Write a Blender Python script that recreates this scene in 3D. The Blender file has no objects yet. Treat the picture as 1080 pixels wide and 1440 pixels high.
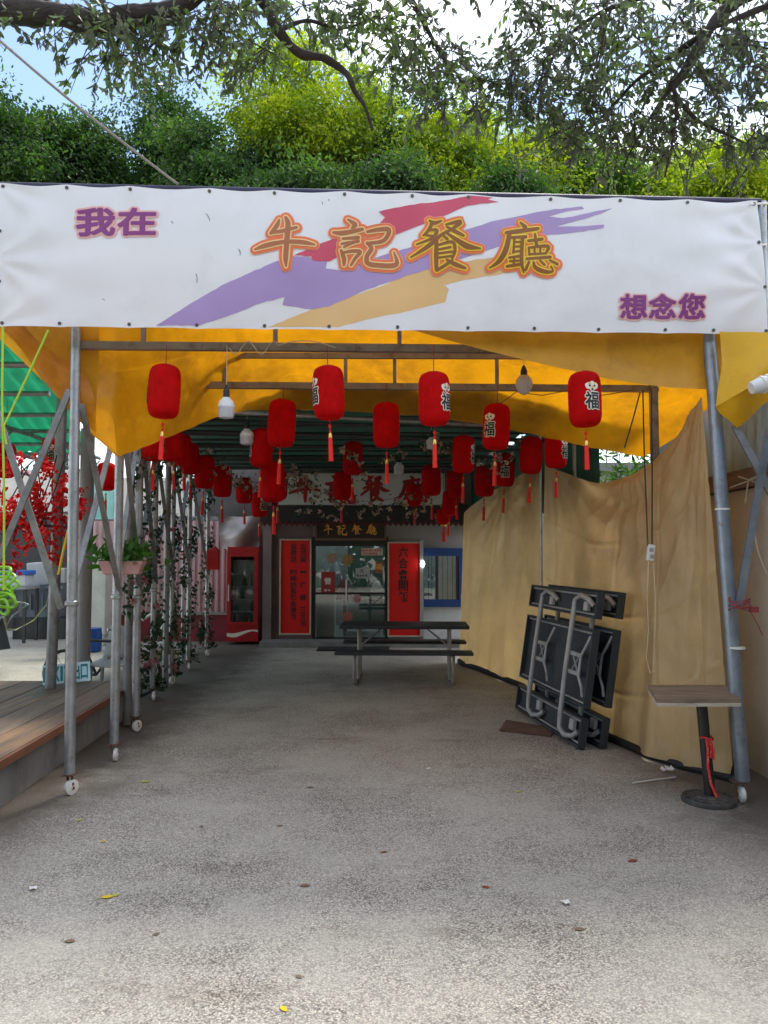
import bpy, bmesh, math, random
import numpy as np
from mathutils import Vector, Matrix
R = random.Random(7)
NR = np.random.RandomState(11)
SC = bpy.context.scene
COL = SC.collection
rad = math.radians

# ------------------------------------------------------------------ camera, world, sun, exposure
CAM_H = 1.65
PITCH = math.atan(60 / 1080)
cam_d = bpy.data.cameras.new('camera')
cam = bpy.data.objects.new('camera', cam_d); COL.objects.link(cam)
cam.location = (0, 0, CAM_H); cam.rotation_euler = (math.pi / 2 + PITCH, 0, 0)
cam_d.sensor_fit = 'HORIZONTAL'; cam_d.sensor_width = 36; cam_d.lens = 36
cam_d.clip_start = 0.05; cam_d.clip_end = 2000
SC.camera = cam

SUN_EL, SUN_AZ = rad(62), rad(28)          # azimuth clockwise from +Y
W = bpy.data.worlds.new('World'); SC.world = W; W.use_nodes = True
nt = W.node_tree; nt.nodes.clear()
def N(tree, t, **kw):
    n = tree.nodes.new(t)
    for k, v in kw.items(): setattr(n, k, v)
    return n
out = N(nt, 'ShaderNodeOutputWorld'); bg = N(nt, 'ShaderNodeBackground')
sky = N(nt, 'ShaderNodeTexSky', sky_type='NISHITA', sun_disc=False)
sky.sun_elevation = SUN_EL; sky.sun_rotation = SUN_AZ; sky.air_density = 1.1; sky.dust_density = 0.6
tc = N(nt, 'ShaderNodeTexCoord')
mp = N(nt, 'ShaderNodeMapping'); mp.inputs['Location'].default_value = (1.5, 0.0, 0.1); mp.inputs['Scale'].default_value = (1, 1, 1.7)
nz = N(nt, 'ShaderNodeTexNoise'); nz.inputs['Scale'].default_value = 1.9; nz.inputs['Detail'].default_value = 7; nz.inputs['Roughness'].default_value = 0.55
rp = N(nt, 'ShaderNodeValToRGB'); rp.color_ramp.elements[0].position = 0.45; rp.color_ramp.elements[1].position = 0.60
mx = N(nt, 'ShaderNodeMix', data_type='RGBA')
mx.inputs['B'].default_value = (11.5, 11.6, 12.0, 1)
nt.links.new(tc.outputs['Generated'], mp.inputs['Vector']); nt.links.new(mp.outputs['Vector'], nz.inputs['Vector'])
nt.links.new(nz.outputs['Fac'], rp.inputs['Fac']); nt.links.new(rp.outputs['Color'], mx.inputs['Factor'])
nt.links.new(sky.outputs['Color'], mx.inputs['A']); nt.links.new(mx.outputs['Result'], bg.inputs['Color'])
bg.inputs['Strength'].default_value = 0.09
nt.links.new(bg.outputs['Background'], out.inputs['Surface'])

sun_d = bpy.data.lights.new('sun', 'SUN'); sun_d.energy = 1.5; sun_d.angle = rad(12); sun_d.color = (1.0, 0.95, 0.87)
sun = bpy.data.objects.new('sun', sun_d); COL.objects.link(sun)
sv = Vector((math.sin(SUN_AZ) * math.cos(SUN_EL), math.cos(SUN_AZ) * math.cos(SUN_EL), math.sin(SUN_EL)))
sun.rotation_euler = sv.to_track_quat('Z', 'Y').to_euler(); sun.location = (0, 0, 30)

vs = SC.view_settings
vs.view_transform = 'Standard'; vs.look = 'None'; vs.gamma = 1; vs.use_curve_mapping = False
vs.exposure = 1.6
cy = SC.cycles
cy.use_denoising = True; cy.max_bounces = 8; cy.diffuse_bounces = 5; cy.transparent_max_bounces = 12; cy.transmission_bounces = 6; cy.caustics_reflective = False; cy.caustics_refractive = False

# ------------------------------------------------------------------ measuring helpers (photo pixel -> place)
_s, _c = math.sin(PITCH), math.cos(PITCH)
def at(px, py, Y):
    xc, yc = (px - 540) / 1080, (720 - py) / 1080
    k = Y / (_c - _s * yc)
    return Vector((xc * k, Y, CAM_H + (_s + _c * yc) * k))
def gnd(px, py, z=0.0):
    xc, yc = (px - 540) / 1080, (720 - py) / 1080
    k = (z - CAM_H) / (_s + _c * yc)
    return Vector((xc * k, (_c - _s * yc) * k, z))

# ------------------------------------------------------------------ materials
MATS = {}
def M(name, col, rough=0.6, metal=0.0, var=0.15, scale=4.0, bump=0.0, bscale=40.0, trans=None, tfac=0.4, emit=None, estr=0.0,
      dirt=None, dscale=2.0, dlo=0.5, dhi=0.7, stretch=(1, 1, 1), spec=0.5, coat=0.0):
    if name in MATS: return MATS[name]
    m = bpy.data.materials.new(name); m.use_nodes = True; t = m.node_tree; t.nodes.clear()
    o = N(t, 'ShaderNodeOutputMaterial'); p = N(t, 'ShaderNodeBsdfPrincipled')
    c = N(t, 'ShaderNodeTexCoord'); mp = N(t, 'ShaderNodeMapping'); mp.inputs['Scale'].default_value = stretch
    t.links.new(c.outputs['Object'], mp.inputs['Vector'])
    n = N(t, 'ShaderNodeTexNoise'); n.inputs['Scale'].default_value = scale; n.inputs['Detail'].default_value = 6; n.inputs['Roughness'].default_value = 0.6
    t.links.new(mp.outputs['Vector'], n.inputs['Vector'])
    r = N(t, 'ShaderNodeValToRGB')
    lo = [max(0, x * (1 - var)) for x in col]; hi = [min(1, x * (1 + var)) for x in col]
    r.color_ramp.elements[0].position = 0.3; r.color_ramp.elements[1].position = 0.7
    r.color_ramp.elements[0].color = (*lo, 1); r.color_ramp.elements[1].color = (*hi, 1)
    t.links.new(n.outputs['Fac'], r.inputs['Fac'])
    colr = r.outputs['Color']
    if dirt:
        n2 = N(t, 'ShaderNodeTexNoise'); n2.inputs['Scale'].default_value = dscale; n2.inputs['Detail'].default_value = 8; n2.inputs['Roughness'].default_value = 0.7
        t.links.new(mp.outputs['Vector'], n2.inputs['Vector'])
        r2 = N(t, 'ShaderNodeValToRGB'); r2.color_ramp.elements[0].position = dlo; r2.color_ramp.elements[1].position = dhi
        t.links.new(n2.outputs['Fac'], r2.inputs['Fac'])
        x = N(t, 'ShaderNodeMix', data_type='RGBA'); x.inputs['B'].default_value = (*dirt, 1)
        t.links.new(r2.outputs['Color'], x.inputs['Factor']); t.links.new(colr, x.inputs['A']); colr = x.outputs['Result']
    t.links.new(colr, p.inputs['Base Color'])
    p.inputs['Roughness'].default_value = rough; p.inputs['Metallic'].default_value = metal
    p.inputs['Specular IOR Level'].default_value = spec; p.inputs['Coat Weight'].default_value = coat
    if bump:
        bn = N(t, 'ShaderNodeTexNoise'); bn.inputs['Scale'].default_value = bscale; bn.inputs['Detail'].default_value = 5
        t.links.new(mp.outputs['Vector'], bn.inputs['Vector'])
        b = N(t, 'ShaderNodeBump'); b.inputs['Strength'].default_value = bump; b.inputs['Distance'].default_value = 0.02
        t.links.new(bn.outputs['Fac'], b.inputs['Height']); t.links.new(b.outputs['Normal'], p.inputs['Normal'])
    if emit:
        p.inputs['Emission Color'].default_value = (*emit, 1); p.inputs['Emission Strength'].default_value = estr
    sh = p.outputs['BSDF']
    if trans:
        tr = N(t, 'ShaderNodeBsdfTranslucent')
        tm = N(t, 'ShaderNodeMix', data_type='RGBA', blend_type='MULTIPLY'); tm.inputs['Factor'].default_value = 1.0
        tm.inputs['B'].default_value = (*[a_ / max(b_, 1e-3) if a_ else 0 for a_, b_ in zip(trans, col)], 1)
        t.links.new(colr, tm.inputs['A']); t.links.new(tm.outputs['Result'], tr.inputs['Color'])
        if bump: t.links.new(b.outputs['Normal'], tr.inputs['Normal'])
        ms = N(t, 'ShaderNodeMixShader'); ms.inputs['Fac'].default_value = tfac
        t.links.new(sh, ms.inputs[1]); t.links.new(tr.outputs['BSDF'], ms.inputs[2]); sh = ms.outputs['Shader']
    t.links.new(sh, o.inputs['Surface'])
    MATS[name] = m
    return m

def leaf_mat(name, cols, trans, tfac=0.45, patch=0.6, rough=0.45):
    if name in MATS: return MATS[name]
    m = bpy.data.materials.new(name); m.use_nodes = True; t = m.node_tree; t.nodes.clear()
    o = N(t, 'ShaderNodeOutputMaterial'); p = N(t, 'ShaderNodeBsdfPrincipled')
    g = N(t, 'ShaderNodeNewGeometry'); c = N(t, 'ShaderNodeTexCoord')
    n = N(t, 'ShaderNodeTexNoise'); n.inputs['Scale'].default_value = patch; n.inputs['Detail'].default_value = 3
    t.links.new(c.outputs['Object'], n.inputs['Vector'])
    a = N(t, 'ShaderNodeMath', operation='MULTIPLY_ADD'); a.inputs[1].default_value = 0.45; 
    t.links.new(g.outputs['Random Per Island'], a.inputs[0])
    a2 = N(t, 'ShaderNodeMath', operation='MULTIPLY_ADD'); a2.inputs[1].default_value = 1.5; a2.inputs[2].default_value = -0.48
    t.links.new(n.outputs['Fac'], a2.inputs[0]); t.links.new(a2.outputs[0], a.inputs[2])
    r = N(t, 'ShaderNodeValToRGB')
    while len(r.color_ramp.elements) < len(cols): r.color_ramp.elements.new(0.5)
    for i, k in enumerate(cols):
        r.color_ramp.elements[i].position = i / (len(cols) - 1); r.color_ramp.elements[i].color = (*k, 1)
    t.links.new(a.outputs[0], r.inputs['Fac']); t.links.new(r.outputs['Color'], p.inputs['Base Color'])
    p.inputs['Roughness'].default_value = rough
    tr = N(t, 'ShaderNodeBsdfTranslucent')
    mm = N(t, 'ShaderNodeMix', data_type='RGBA', blend_type='MULTIPLY'); mm.inputs['Factor'].default_value = 1.0
    mm.inputs['B'].default_value = (*trans, 1); t.links.new(r.outputs['Color'], mm.inputs['A']); t.links.new(mm.outputs['Result'], tr.inputs['Color'])
    ms = N(t, 'ShaderNodeMixShader'); ms.inputs['Fac'].default_value = tfac
    t.links.new(p.outputs['BSDF'], ms.inputs[1]); t.links.new(tr.outputs['BSDF'], ms.inputs[2]); t.links.new(ms.outputs['Shader'], o.inputs['Surface'])
    MATS[name] = m
    return m

def glass_mat(name, tint=(0.75, 0.8, 0.8), base=0.1):
    m = bpy.data.materials.new(name); m.use_nodes = True; t = m.node_tree; t.nodes.clear()
    o = N(t, 'ShaderNodeOutputMaterial'); tr = N(t, 'ShaderNodeBsdfTransparent'); tr.inputs['Color'].default_value = (*tint, 1)
    gl = N(t, 'ShaderNodeBsdfGlossy'); gl.inputs['Roughness'].default_value = 0.02
    fr = N(t, 'ShaderNodeFresnel'); fr.inputs['IOR'].default_value = 1.5
    ad = N(t, 'ShaderNodeMath', operation='ADD'); ad.inputs[1].default_value = base
    t.links.new(fr.outputs['Fac'], ad.inputs[0])
    ms = N(t, 'ShaderNodeMixShader'); t.links.new(ad.outputs[0], ms.inputs['Fac'])
    t.links.new(tr.outputs['BSDF'], ms.inputs[1]); t.links.new(gl.outputs['BSDF'], ms.inputs[2]); t.links.new(ms.outputs['Shader'], o.inputs['Surface'])
    MATS[name] = m
    return m

def ground_mat():
    m = bpy.data.materials.new('worn_concrete'); m.use_nodes = True; t = m.node_tree; t.nodes.clear()
    o = N(t, 'ShaderNodeOutputMaterial'); p = N(t, 'ShaderNodeBsdfPrincipled'); c = N(t, 'ShaderNodeTexCoord')
    V = c.outputs['Object']
    def noise(s, d=6, r=0.6, st=None):
        n = N(t, 'ShaderNodeTexNoise'); n.inputs['Scale'].default_value = s; n.inputs['Detail'].default_value = d; n.inputs['Roughness'].default_value = r
        if st:
            q = N(t, 'ShaderNodeMapping'); q.inputs['Scale'].default_value = st; t.links.new(V, q.inputs['Vector']); t.links.new(q.outputs['Vector'], n.inputs['Vector'])
        else: t.links.new(V, n.inputs['Vector'])
        return n.outputs['Fac']
    def ramp(f, stops):
        r = N(t, 'ShaderNodeValToRGB')
        while len(r.color_ramp.elements) < len(stops): r.color_ramp.elements.new(0.5)
        for i, (q, k) in enumerate(stops): r.color_ramp.elements[i].position = q; r.color_ramp.elements[i].color = (*k, 1)
        t.links.new(f, r.inputs['Fac']); return r.outputs['Color']
    def mix(a, b, f, mode='MIX', fac=None):
        x = N(t, 'ShaderNodeMix', data_type='RGBA', blend_type=mode)
        t.links.new(a, x.inputs['A']); t.links.new(b, x.inputs['B'])
        if fac is not None: x.inputs['Factor'].default_value = fac
        else: t.links.new(f, x.inputs['Factor'])
        return x.outputs['Result']
    # exposed aggregate: small pale stones in a darker paste, worn smooth in broad patches
    v = N(t, 'ShaderNodeTexVoronoi'); v.inputs['Scale'].default_value = 125; t.links.new(V, v.inputs['Vector'])
    stones = ramp(v.outputs['Distance'], [(0.15, (0.56, 0.537, 0.475)), (0.50, (0.41, 0.384, 0.346)), (0.80, (0.165, 0.154, 0.14))])
    hs = N(t, 'ShaderNodeSeparateColor'); t.links.new(v.outputs['Color'], hs.inputs['Color'])
    tone = ramp(hs.outputs['Red'], [(0.0, (0.5, 0.49, 0.48)), (0.45, (0.86, 0.85, 0.83)), (0.8, (1.06, 1.04, 1.0)), (1.0, (1.4, 1.36, 1.28))])
    stones = mix(stones, tone, None, 'MULTIPLY', 1.0)
    cement = ramp(noise(34, 9, 0.8), [(0.3, (0.282, 0.268, 0.234)), (0.7, (0.525, 0.50, 0.44))])
    wear = ramp(noise(1.1, 9, 0.7), [(0.40, (0, 0, 0)), (0.60, (1, 1, 1))])
    base = mix(stones, cement, wear)
    base = mix(base, stones, None, 'MIX', 0.35)
    big = ramp(noise(0.55, 6, 0.62), [(0.30, (0.84, 0.825, 0.81)), (0.48, (1.04, 1.03, 1.015)), (0.70, (1.14, 1.12, 1.085))])
    base = mix(base, big, None, 'MULTIPLY', 1.0)
    pale = ramp(noise(1.9, 9, 0.75), [(0.55, (1, 1, 1)), (0.72, (1.25, 1.22, 1.17))])
    base = mix(base, pale, None, 'MULTIPLY', 0.8)
    stn = ramp(noise(1.5, 9, 0.72, (0.5, 1.5, 1)), [(0.56, (1, 1, 1)), (0.72, (0.58, 0.54, 0.50))])
    base = mix(base, stn, None, 'MULTIPLY', 0.85)
    drk = ramp(noise(7, 7, 0.8), [(0.62, (1, 1, 1)), (0.74, (0.48, 0.44, 0.39))])
    base = mix(base, drk, None, 'MULTIPLY', 0.8)
    # trodden dirt that gathers along the castors and curtain hem
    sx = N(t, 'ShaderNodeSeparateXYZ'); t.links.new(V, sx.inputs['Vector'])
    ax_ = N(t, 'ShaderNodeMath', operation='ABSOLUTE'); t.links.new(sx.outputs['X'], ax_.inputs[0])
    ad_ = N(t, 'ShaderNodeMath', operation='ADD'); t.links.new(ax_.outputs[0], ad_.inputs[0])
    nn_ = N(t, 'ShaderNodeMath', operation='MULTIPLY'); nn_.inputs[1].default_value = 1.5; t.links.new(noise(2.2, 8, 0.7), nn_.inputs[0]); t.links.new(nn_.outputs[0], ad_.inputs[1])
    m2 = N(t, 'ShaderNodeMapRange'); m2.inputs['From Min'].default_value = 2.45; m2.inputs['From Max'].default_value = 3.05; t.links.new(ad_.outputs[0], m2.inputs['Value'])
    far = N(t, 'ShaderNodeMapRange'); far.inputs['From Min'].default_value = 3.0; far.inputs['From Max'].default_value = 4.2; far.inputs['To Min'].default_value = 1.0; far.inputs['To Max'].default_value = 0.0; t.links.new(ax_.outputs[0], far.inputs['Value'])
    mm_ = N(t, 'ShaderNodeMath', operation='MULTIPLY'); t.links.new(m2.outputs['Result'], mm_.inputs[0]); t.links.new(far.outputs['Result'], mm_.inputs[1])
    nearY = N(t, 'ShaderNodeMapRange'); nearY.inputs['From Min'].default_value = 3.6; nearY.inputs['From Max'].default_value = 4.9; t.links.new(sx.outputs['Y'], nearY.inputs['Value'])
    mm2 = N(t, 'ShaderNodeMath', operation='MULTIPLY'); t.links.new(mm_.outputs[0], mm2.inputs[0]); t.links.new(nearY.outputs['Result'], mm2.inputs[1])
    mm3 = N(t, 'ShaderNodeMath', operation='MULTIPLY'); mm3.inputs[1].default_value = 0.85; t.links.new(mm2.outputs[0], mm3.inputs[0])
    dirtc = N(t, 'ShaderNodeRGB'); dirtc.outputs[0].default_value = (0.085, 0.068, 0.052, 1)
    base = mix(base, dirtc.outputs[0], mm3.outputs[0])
    t.links.new(base, p.inputs['Base Color']); p.inputs['Roughness'].default_value = 0.88; p.inputs['Specular IOR Level'].default_value = 0.25
    b = N(t, 'ShaderNodeBump'); b.inputs['Strength'].default_value = 0.45; b.inputs['Distance'].default_value = 0.005
    inv = N(t, 'ShaderNodeMath', operation='SUBTRACT'); inv.inputs[0].default_value = 1.0; t.links.new(v.outputs['Distance'], inv.inputs[1])
    t.links.new(inv.outputs[0], b.inputs['Height']); t.links.new(b.outputs['Normal'], p.inputs['Normal'])
    t.links.new(p.outputs['BSDF'], o.inputs['Surface'])
    return m

galv = M('galvanised_steel', (0.40, 0.42, 0.44), 0.38, 0.75, 0.22, 9, 0.1, 60, dirt=(0.22, 0.2, 0.18), dscale=14, dlo=0.55, dhi=0.72)
galv_old = M('old_galvanised_steel', (0.27, 0.275, 0.28), 0.45, 0.6, 0.2, 7, 0.15, 50, dirt=(0.17, 0.155, 0.14), dscale=9, dlo=0.5, dhi=0.7)
galv_blue = M('bluish_painted_steel', (0.24, 0.28, 0.33), 0.35, 0.55, 0.2, 7, 0.1, 60, dirt=(0.16, 0.15, 0.14), dscale=12, dlo=0.55, dhi=0.72)
beam_paint = M('brown_grey_steel', (0.25, 0.21, 0.165), 0.5, 0.4, 0.2, 6, dirt=(0.12, 0.07, 0.04), dscale=10)
dark_steel = M('dark_steel', (0.06, 0.065, 0.065), 0.5, 0.4, 0.2, 6)
rust = M('rusty_steel', (0.16, 0.075, 0.045), 0.8, 0.2, 0.35, 12, 0.3, 60)
white_plastic = M('white_plastic', (0.75, 0.74, 0.70), 0.4, 0, 0.06, 6, dirt=(0.4, 0.36, 0.3), dscale=9, dlo=0.6, dhi=0.75)
black_rubber = M('black_rubber', (0.02, 0.02, 0.022), 0.6)
banner_white = M('banner_vinyl', (0.79, 0.80, 0.835), 0.42, 0, 0.03, 1.5, 0.06, 5, trans=(0.8, 0.8, 0.82), tfac=0.12, dirt=(0.69, 0.695, 0.71), dscale=2.2, dlo=0.5, dhi=0.85)
yellow_tarp = M('yellow_tarpaulin', (0.64, 0.275, 0.005), 0.42, 0, 0.22, 1.9, 0.8, 4, trans=(0.78, 0.335, 0.005), tfac=0.38, dirt=(0.40, 0.165, 0.008), dscale=1.5, dlo=0.48, dhi=0.66)
mustard_tarp = M('doubled_yellow_tarpaulin', (0.62, 0.32, 0.008), 0.45, 0, 0.12, 2.2, 0.25, 7, trans=(0.8, 0.42, 0.01), tfac=0.3, dirt=(0.38, 0.19, 0.01), dscale=1.6)
brown_tarp = M('brown_tarpaulin', (0.61, 0.45, 0.235), 0.34, 0, 0.14, 2.5, 0.8, 5, trans=(0.66, 0.45, 0.19), tfac=0.34, dirt=(0.52, 0.375, 0.185), dscale=1.3, dlo=0.5, dhi=0.85)
green_dark = M('dark_green_tarpaulin', (0.02, 0.075, 0.052), 0.5, 0, 0.3, 2, 0.3, 6, trans=(0.015, 0.075, 0.05), tfac=0.06)
green_sheet = M('green_translucent_sheet', (0.012, 0.17, 0.075), 0.4, 0, 0.25, 1.2, trans=(0.01, 0.25, 0.11), tfac=0.45)
red_cloth = M('red_flocked_cloth', (0.56, 0.003, 0.004), 0.8, 0, 0.2, 9, 0.25, 120, trans=(0.9, 0.0, 0.0), tfac=0.36, spec=0.15)
red_thread = M('red_thread', (0.75, 0.012, 0.008), 0.6, 0, 0.1, 30, 0.3, 300)
gold = M('gold_foil', (0.75, 0.45, 0.12), 0.3, 0.8, 0.2, 40)
ink_black = M('black_print', (0.012, 0.012, 0.013), 0.5)
print_white = M('white_print', (0.78, 0.74, 0.64), 0.5)
red_board = M('red_board', (0.68, 0.005, 0.003), 0.45, 0, 0.08, 3)
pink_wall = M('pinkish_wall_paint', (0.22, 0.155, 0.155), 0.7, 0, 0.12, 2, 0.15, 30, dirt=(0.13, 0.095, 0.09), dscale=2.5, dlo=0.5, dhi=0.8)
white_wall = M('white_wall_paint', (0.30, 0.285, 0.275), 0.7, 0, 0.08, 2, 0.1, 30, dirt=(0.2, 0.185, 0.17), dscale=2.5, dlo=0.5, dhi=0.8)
wood_dark = M('dark_wood', (0.05, 0.03, 0.02), 0.5, 0, 0.3, 6, stretch=(1, 1, 8))
silver_frame = M('aluminium', (0.5, 0.5, 0.5), 0.4, 0.8, 0.1, 5)
table_plastic = M('dark_slate_plastic', (0.028, 0.037, 0.044), 0.5, 0, 0.2, 8, 0.25, 90)
grey_tube = M('grey_painted_tube', (0.36, 0.36, 0.35), 0.45, 0.2, 0.15, 8, dirt=(0.2, 0.17, 0.14), dscale=12, dlo=0.58, dhi=0.7)

# ------------------------------------------------------------------ mesh builder
OFF = {}
class MB:
    def __init__(s): s.v = []; s.f = []; s.m = []
    def add(s, vs, fs, mi=0):
        b = len(s.v); s.v += [tuple(v) for v in vs]; s.f += [tuple(i + b for i in f) for f in fs]; s.m += [mi] * len(fs); return s
    def box(s, c, size, rot=None, mi=0):
        h = Vector(size) * 0.5
        P = [Vector((x * h.x, y * h.y, z * h.z)) for x in (-1, 1) for y in (-1, 1) for z in (-1, 1)]
        if rot is not None: P = [rot @ p for p in P]
        return s.add([Vector(c) + p for p in P], [(0, 1, 3, 2), (4, 6, 7, 5), (0, 4, 5, 1), (2, 3, 7, 6), (0, 2, 6, 4), (1, 5, 7, 3)], mi)
    def bar(s, a, b, w, h, up=(0, 0, 1), mi=0):
        a, b = Vector(a), Vector(b); d = (b - a); L = d.length; d.normalize(); u = Vector(up)
        if abs(d.dot(u)) > 0.98: u = Vector((0, 1, 0))
        x = d.cross(u).normalized(); y = x.cross(d)
        m = Matrix((x, d, y)).transposed()
        return s.box((a + b) / 2, (w, L, h), m, mi)
    def tube(s, pts, r, n=8, mi=0, cap=True):
        pts = [Vector(p) for p in pts]
        rs = r if isinstance(r, (list, tuple)) else [r] * len(pts)
        u = None; b = len(s.v); k = len(pts)
        for i, p in enumerate(pts):
            d = (pts[min(i + 1, k - 1)] - pts[max(i - 1, 0)])
            if d.length < 1e-9: d = Vector((0, 0, 1))
            d.normalize()
            if u is None: u = d.orthogonal().normalized()
            u = (u - d * u.dot(d))
            if u.length < 1e-6: u = d.orthogonal()
            u.normalize(); w = d.cross(u)
            for j in range(n):
                a = 2 * math.pi * j / n
                s.v.append(tuple(p + (u * math.cos(a) + w * math.sin(a)) * rs[i]))
        for i in range(k - 1):
            for j in range(n):
                a0 = b + i * n + j; a1 = b + i * n + (j + 1) % n
                s.f.append((a0, a1, a1 + n, a0 + n)); s.m.append(mi)
        if cap:
            s.f.append(tuple(b + j for j in reversed(range(n)))); s.m.append(mi)
            s.f.append(tuple(b + (k - 1) * n + j for j in range(n))); s.m.append(mi)
        return s
    def lathe(s, prof, c=(0, 0, 0), n=24, mi=0):
        b = len(s.v); c = Vector(c)
        for r, z in prof:
            for j in range(n):
                a = 2 * math.pi * j / n; s.v.append(tuple(c + Vector((r * math.cos(a), r * math.sin(a), z))))
        for i in range(len(prof) - 1):
            for j in range(n):
                a0 = b + i * n + j; a1 = b + i * n + (j + 1) % n
                s.f.append((a0, a1, a1 + n, a0 + n)); s.m.append(mi)
        s.f.append(tuple(b + j for j in reversed(range(n)))); s.m.append(mi)
        s.f.append(tuple(b + (len(prof) - 1) * n + j for j in range(n))); s.m.append(mi)
        return s
    def grid(s, fn, nu, nv, mi=0):
        b = len(s.v)
        for i in range(nu + 1):
            for j in range(nv + 1): s.v.append(tuple(fn(i / nu, j / nv)))
        for i in range(nu):
            for j in range(nv):
                a = b + i * (nv + 1) + j; s.f.append((a, a + nv + 1, a + nv + 2, a + 1)); s.m.append(mi)
        return s
    def build(s, name, mats, parent=None, origin=None, smooth=False, bevel=0.0, label=None, solid=0.0):
        if not isinstance(mats, (list, tuple)): mats = [mats]
        if parent is not None: off = OFF[parent.name]
        elif origin is not None: off = Vector(origin)
        else:
            A = np.array(s.v); off = Vector(((A[:, 0].min() + A[:, 0].max()) / 2, (A[:, 1].min() + A[:, 1].max()) / 2, A[:, 2].min()))
        me = bpy.data.meshes.new(name)
        A = np.array(s.v, dtype=float) - np.array(off)
        me.from_pydata(A.tolist(), [], s.f)
        for m in mats: me.materials.append(m)
        if len(mats) > 1: me.polygons.foreach_set('material_index', s.m)
        if bevel or smooth:
            bm = bmesh.new(); bm.from_mesh(me)
            bmesh.ops.recalc_face_normals(bm, faces=bm.faces)
            if bevel:
                ed = [e for e in bm.edges if len(e.link_faces) == 2 and e.calc_face_angle(0) > 0.6]
                bmesh.ops.bevel(bm, geom=ed, offset=bevel, segments=2, affect='EDGES', profile=0.6)
            bm.to_mesh(me); bm.free()
        if smooth:
            me.shade_smooth()
            me.set_sharp_from_angle(angle=rad(40))
        me.update()
        o = bpy.data.objects.new(name, me); COL.objects.link(o)
        if parent is not None: o.parent = parent
        else: o.location = off
        OFF[o.name] = off
        if label: o['label'] = label
        if solid:
            md = o.modifiers.new('thickness', 'SOLIDIFY'); md.thickness = solid; md.offset = 0
        return o

def tag(o, label, cat, group=None, kind=None):
    if label: o['label'] = label
    if cat: o['category'] = cat
    if group: o['group'] = group
    if kind: o['kind'] = kind
    return o
def thing(name, label, cat, loc=(0, 0, 0), group=None):
    o = bpy.data.objects.new(name, None); COL.objects.link(o); o.location = loc; o.empty_display_size = 0.1
    OFF[o.name] = Vector(loc)
    return tag(o, label, cat, group)
def copy_tree(o, parent=None):
    c = o.copy(); COL.objects.link(c)
    if parent is not None: c.parent = parent
    for ch in o.children: copy_tree(ch, c)
    return c

# text -> flat triangles (bundled font), fitted to a box
_fc = bpy.data.curves.new('glyphs', 'FONT'); _fo = bpy.data.objects.new('glyphs', _fc); COL.objects.link(_fo)
_tcache = {}
def glyph(body, off=0.0, cuts=6):
    key = (body, off, cuts)
    if key in _tcache: return _tcache[key]
    def raw(o):
        _fc.body = body; _fc.size = 1; _fc.offset = o; _fc.resolution_u = 3
        bpy.context.view_layer.update()
        return bpy.data.meshes.new_from_object(_fo.evaluated_get(bpy.context.evaluated_depsgraph_get()))
    m0 = raw(0.0); A = np.array([v.co[:2] for v in m0.vertices]); lo = A.min(0); hi = A.max(0)
    m = raw(off)
    bm = bmesh.new(); bm.from_mesh(m); bmesh.ops.triangulate(bm, faces=bm.faces)
    x0, x1 = lo[0] - off - .02, hi[0] + off + .02
    for i in range(1, cuts):
        bmesh.ops.bisect_plane(bm, geom=bm.verts[:] + bm.edges[:] + bm.faces[:], plane_co=(x0 + (x1 - x0) * i / cuts, 0, 0), plane_no=(1, 0, 0))
    bm.verts.index_update()
    V = [((v.co.x - lo[0]) / (hi[0] - lo[0]), (v.co.y - lo[1]) / (hi[1] - lo[1])) for v in bm.verts]
    F = [tuple(v.index for v in f.verts) for f in bm.faces]
    # face up
    F2 = []
    for f, bf in zip(F, bm.faces): F2.append(f if bf.normal.z >= 0 else tuple(reversed(f)))
    bm.free(); bpy.data.meshes.remove(m); bpy.data.meshes.remove(m0)
    _tcache[key] = (V, F2)
    return _tcache[key]
def put_glyph(mb, body, fn, off=0.0, cuts=6, mi=0):
    V, F = glyph(body, off, cuts); mb.add([fn(u, v) for u, v in V], F, mi)

def bold_glyph(mb, body, fn, r, k, cuts=6, dz=.00008):
    V, F = glyph(body, 0.0, cuts)
    for i in range(k + 1):
        a = 2 * math.pi * i / k; du, dv = (r * math.cos(a), r * math.sin(a)) if i < k else (0, 0)
        mb.add([fn(u + du, v + dv, dz * i) for u, v in V], F)
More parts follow.
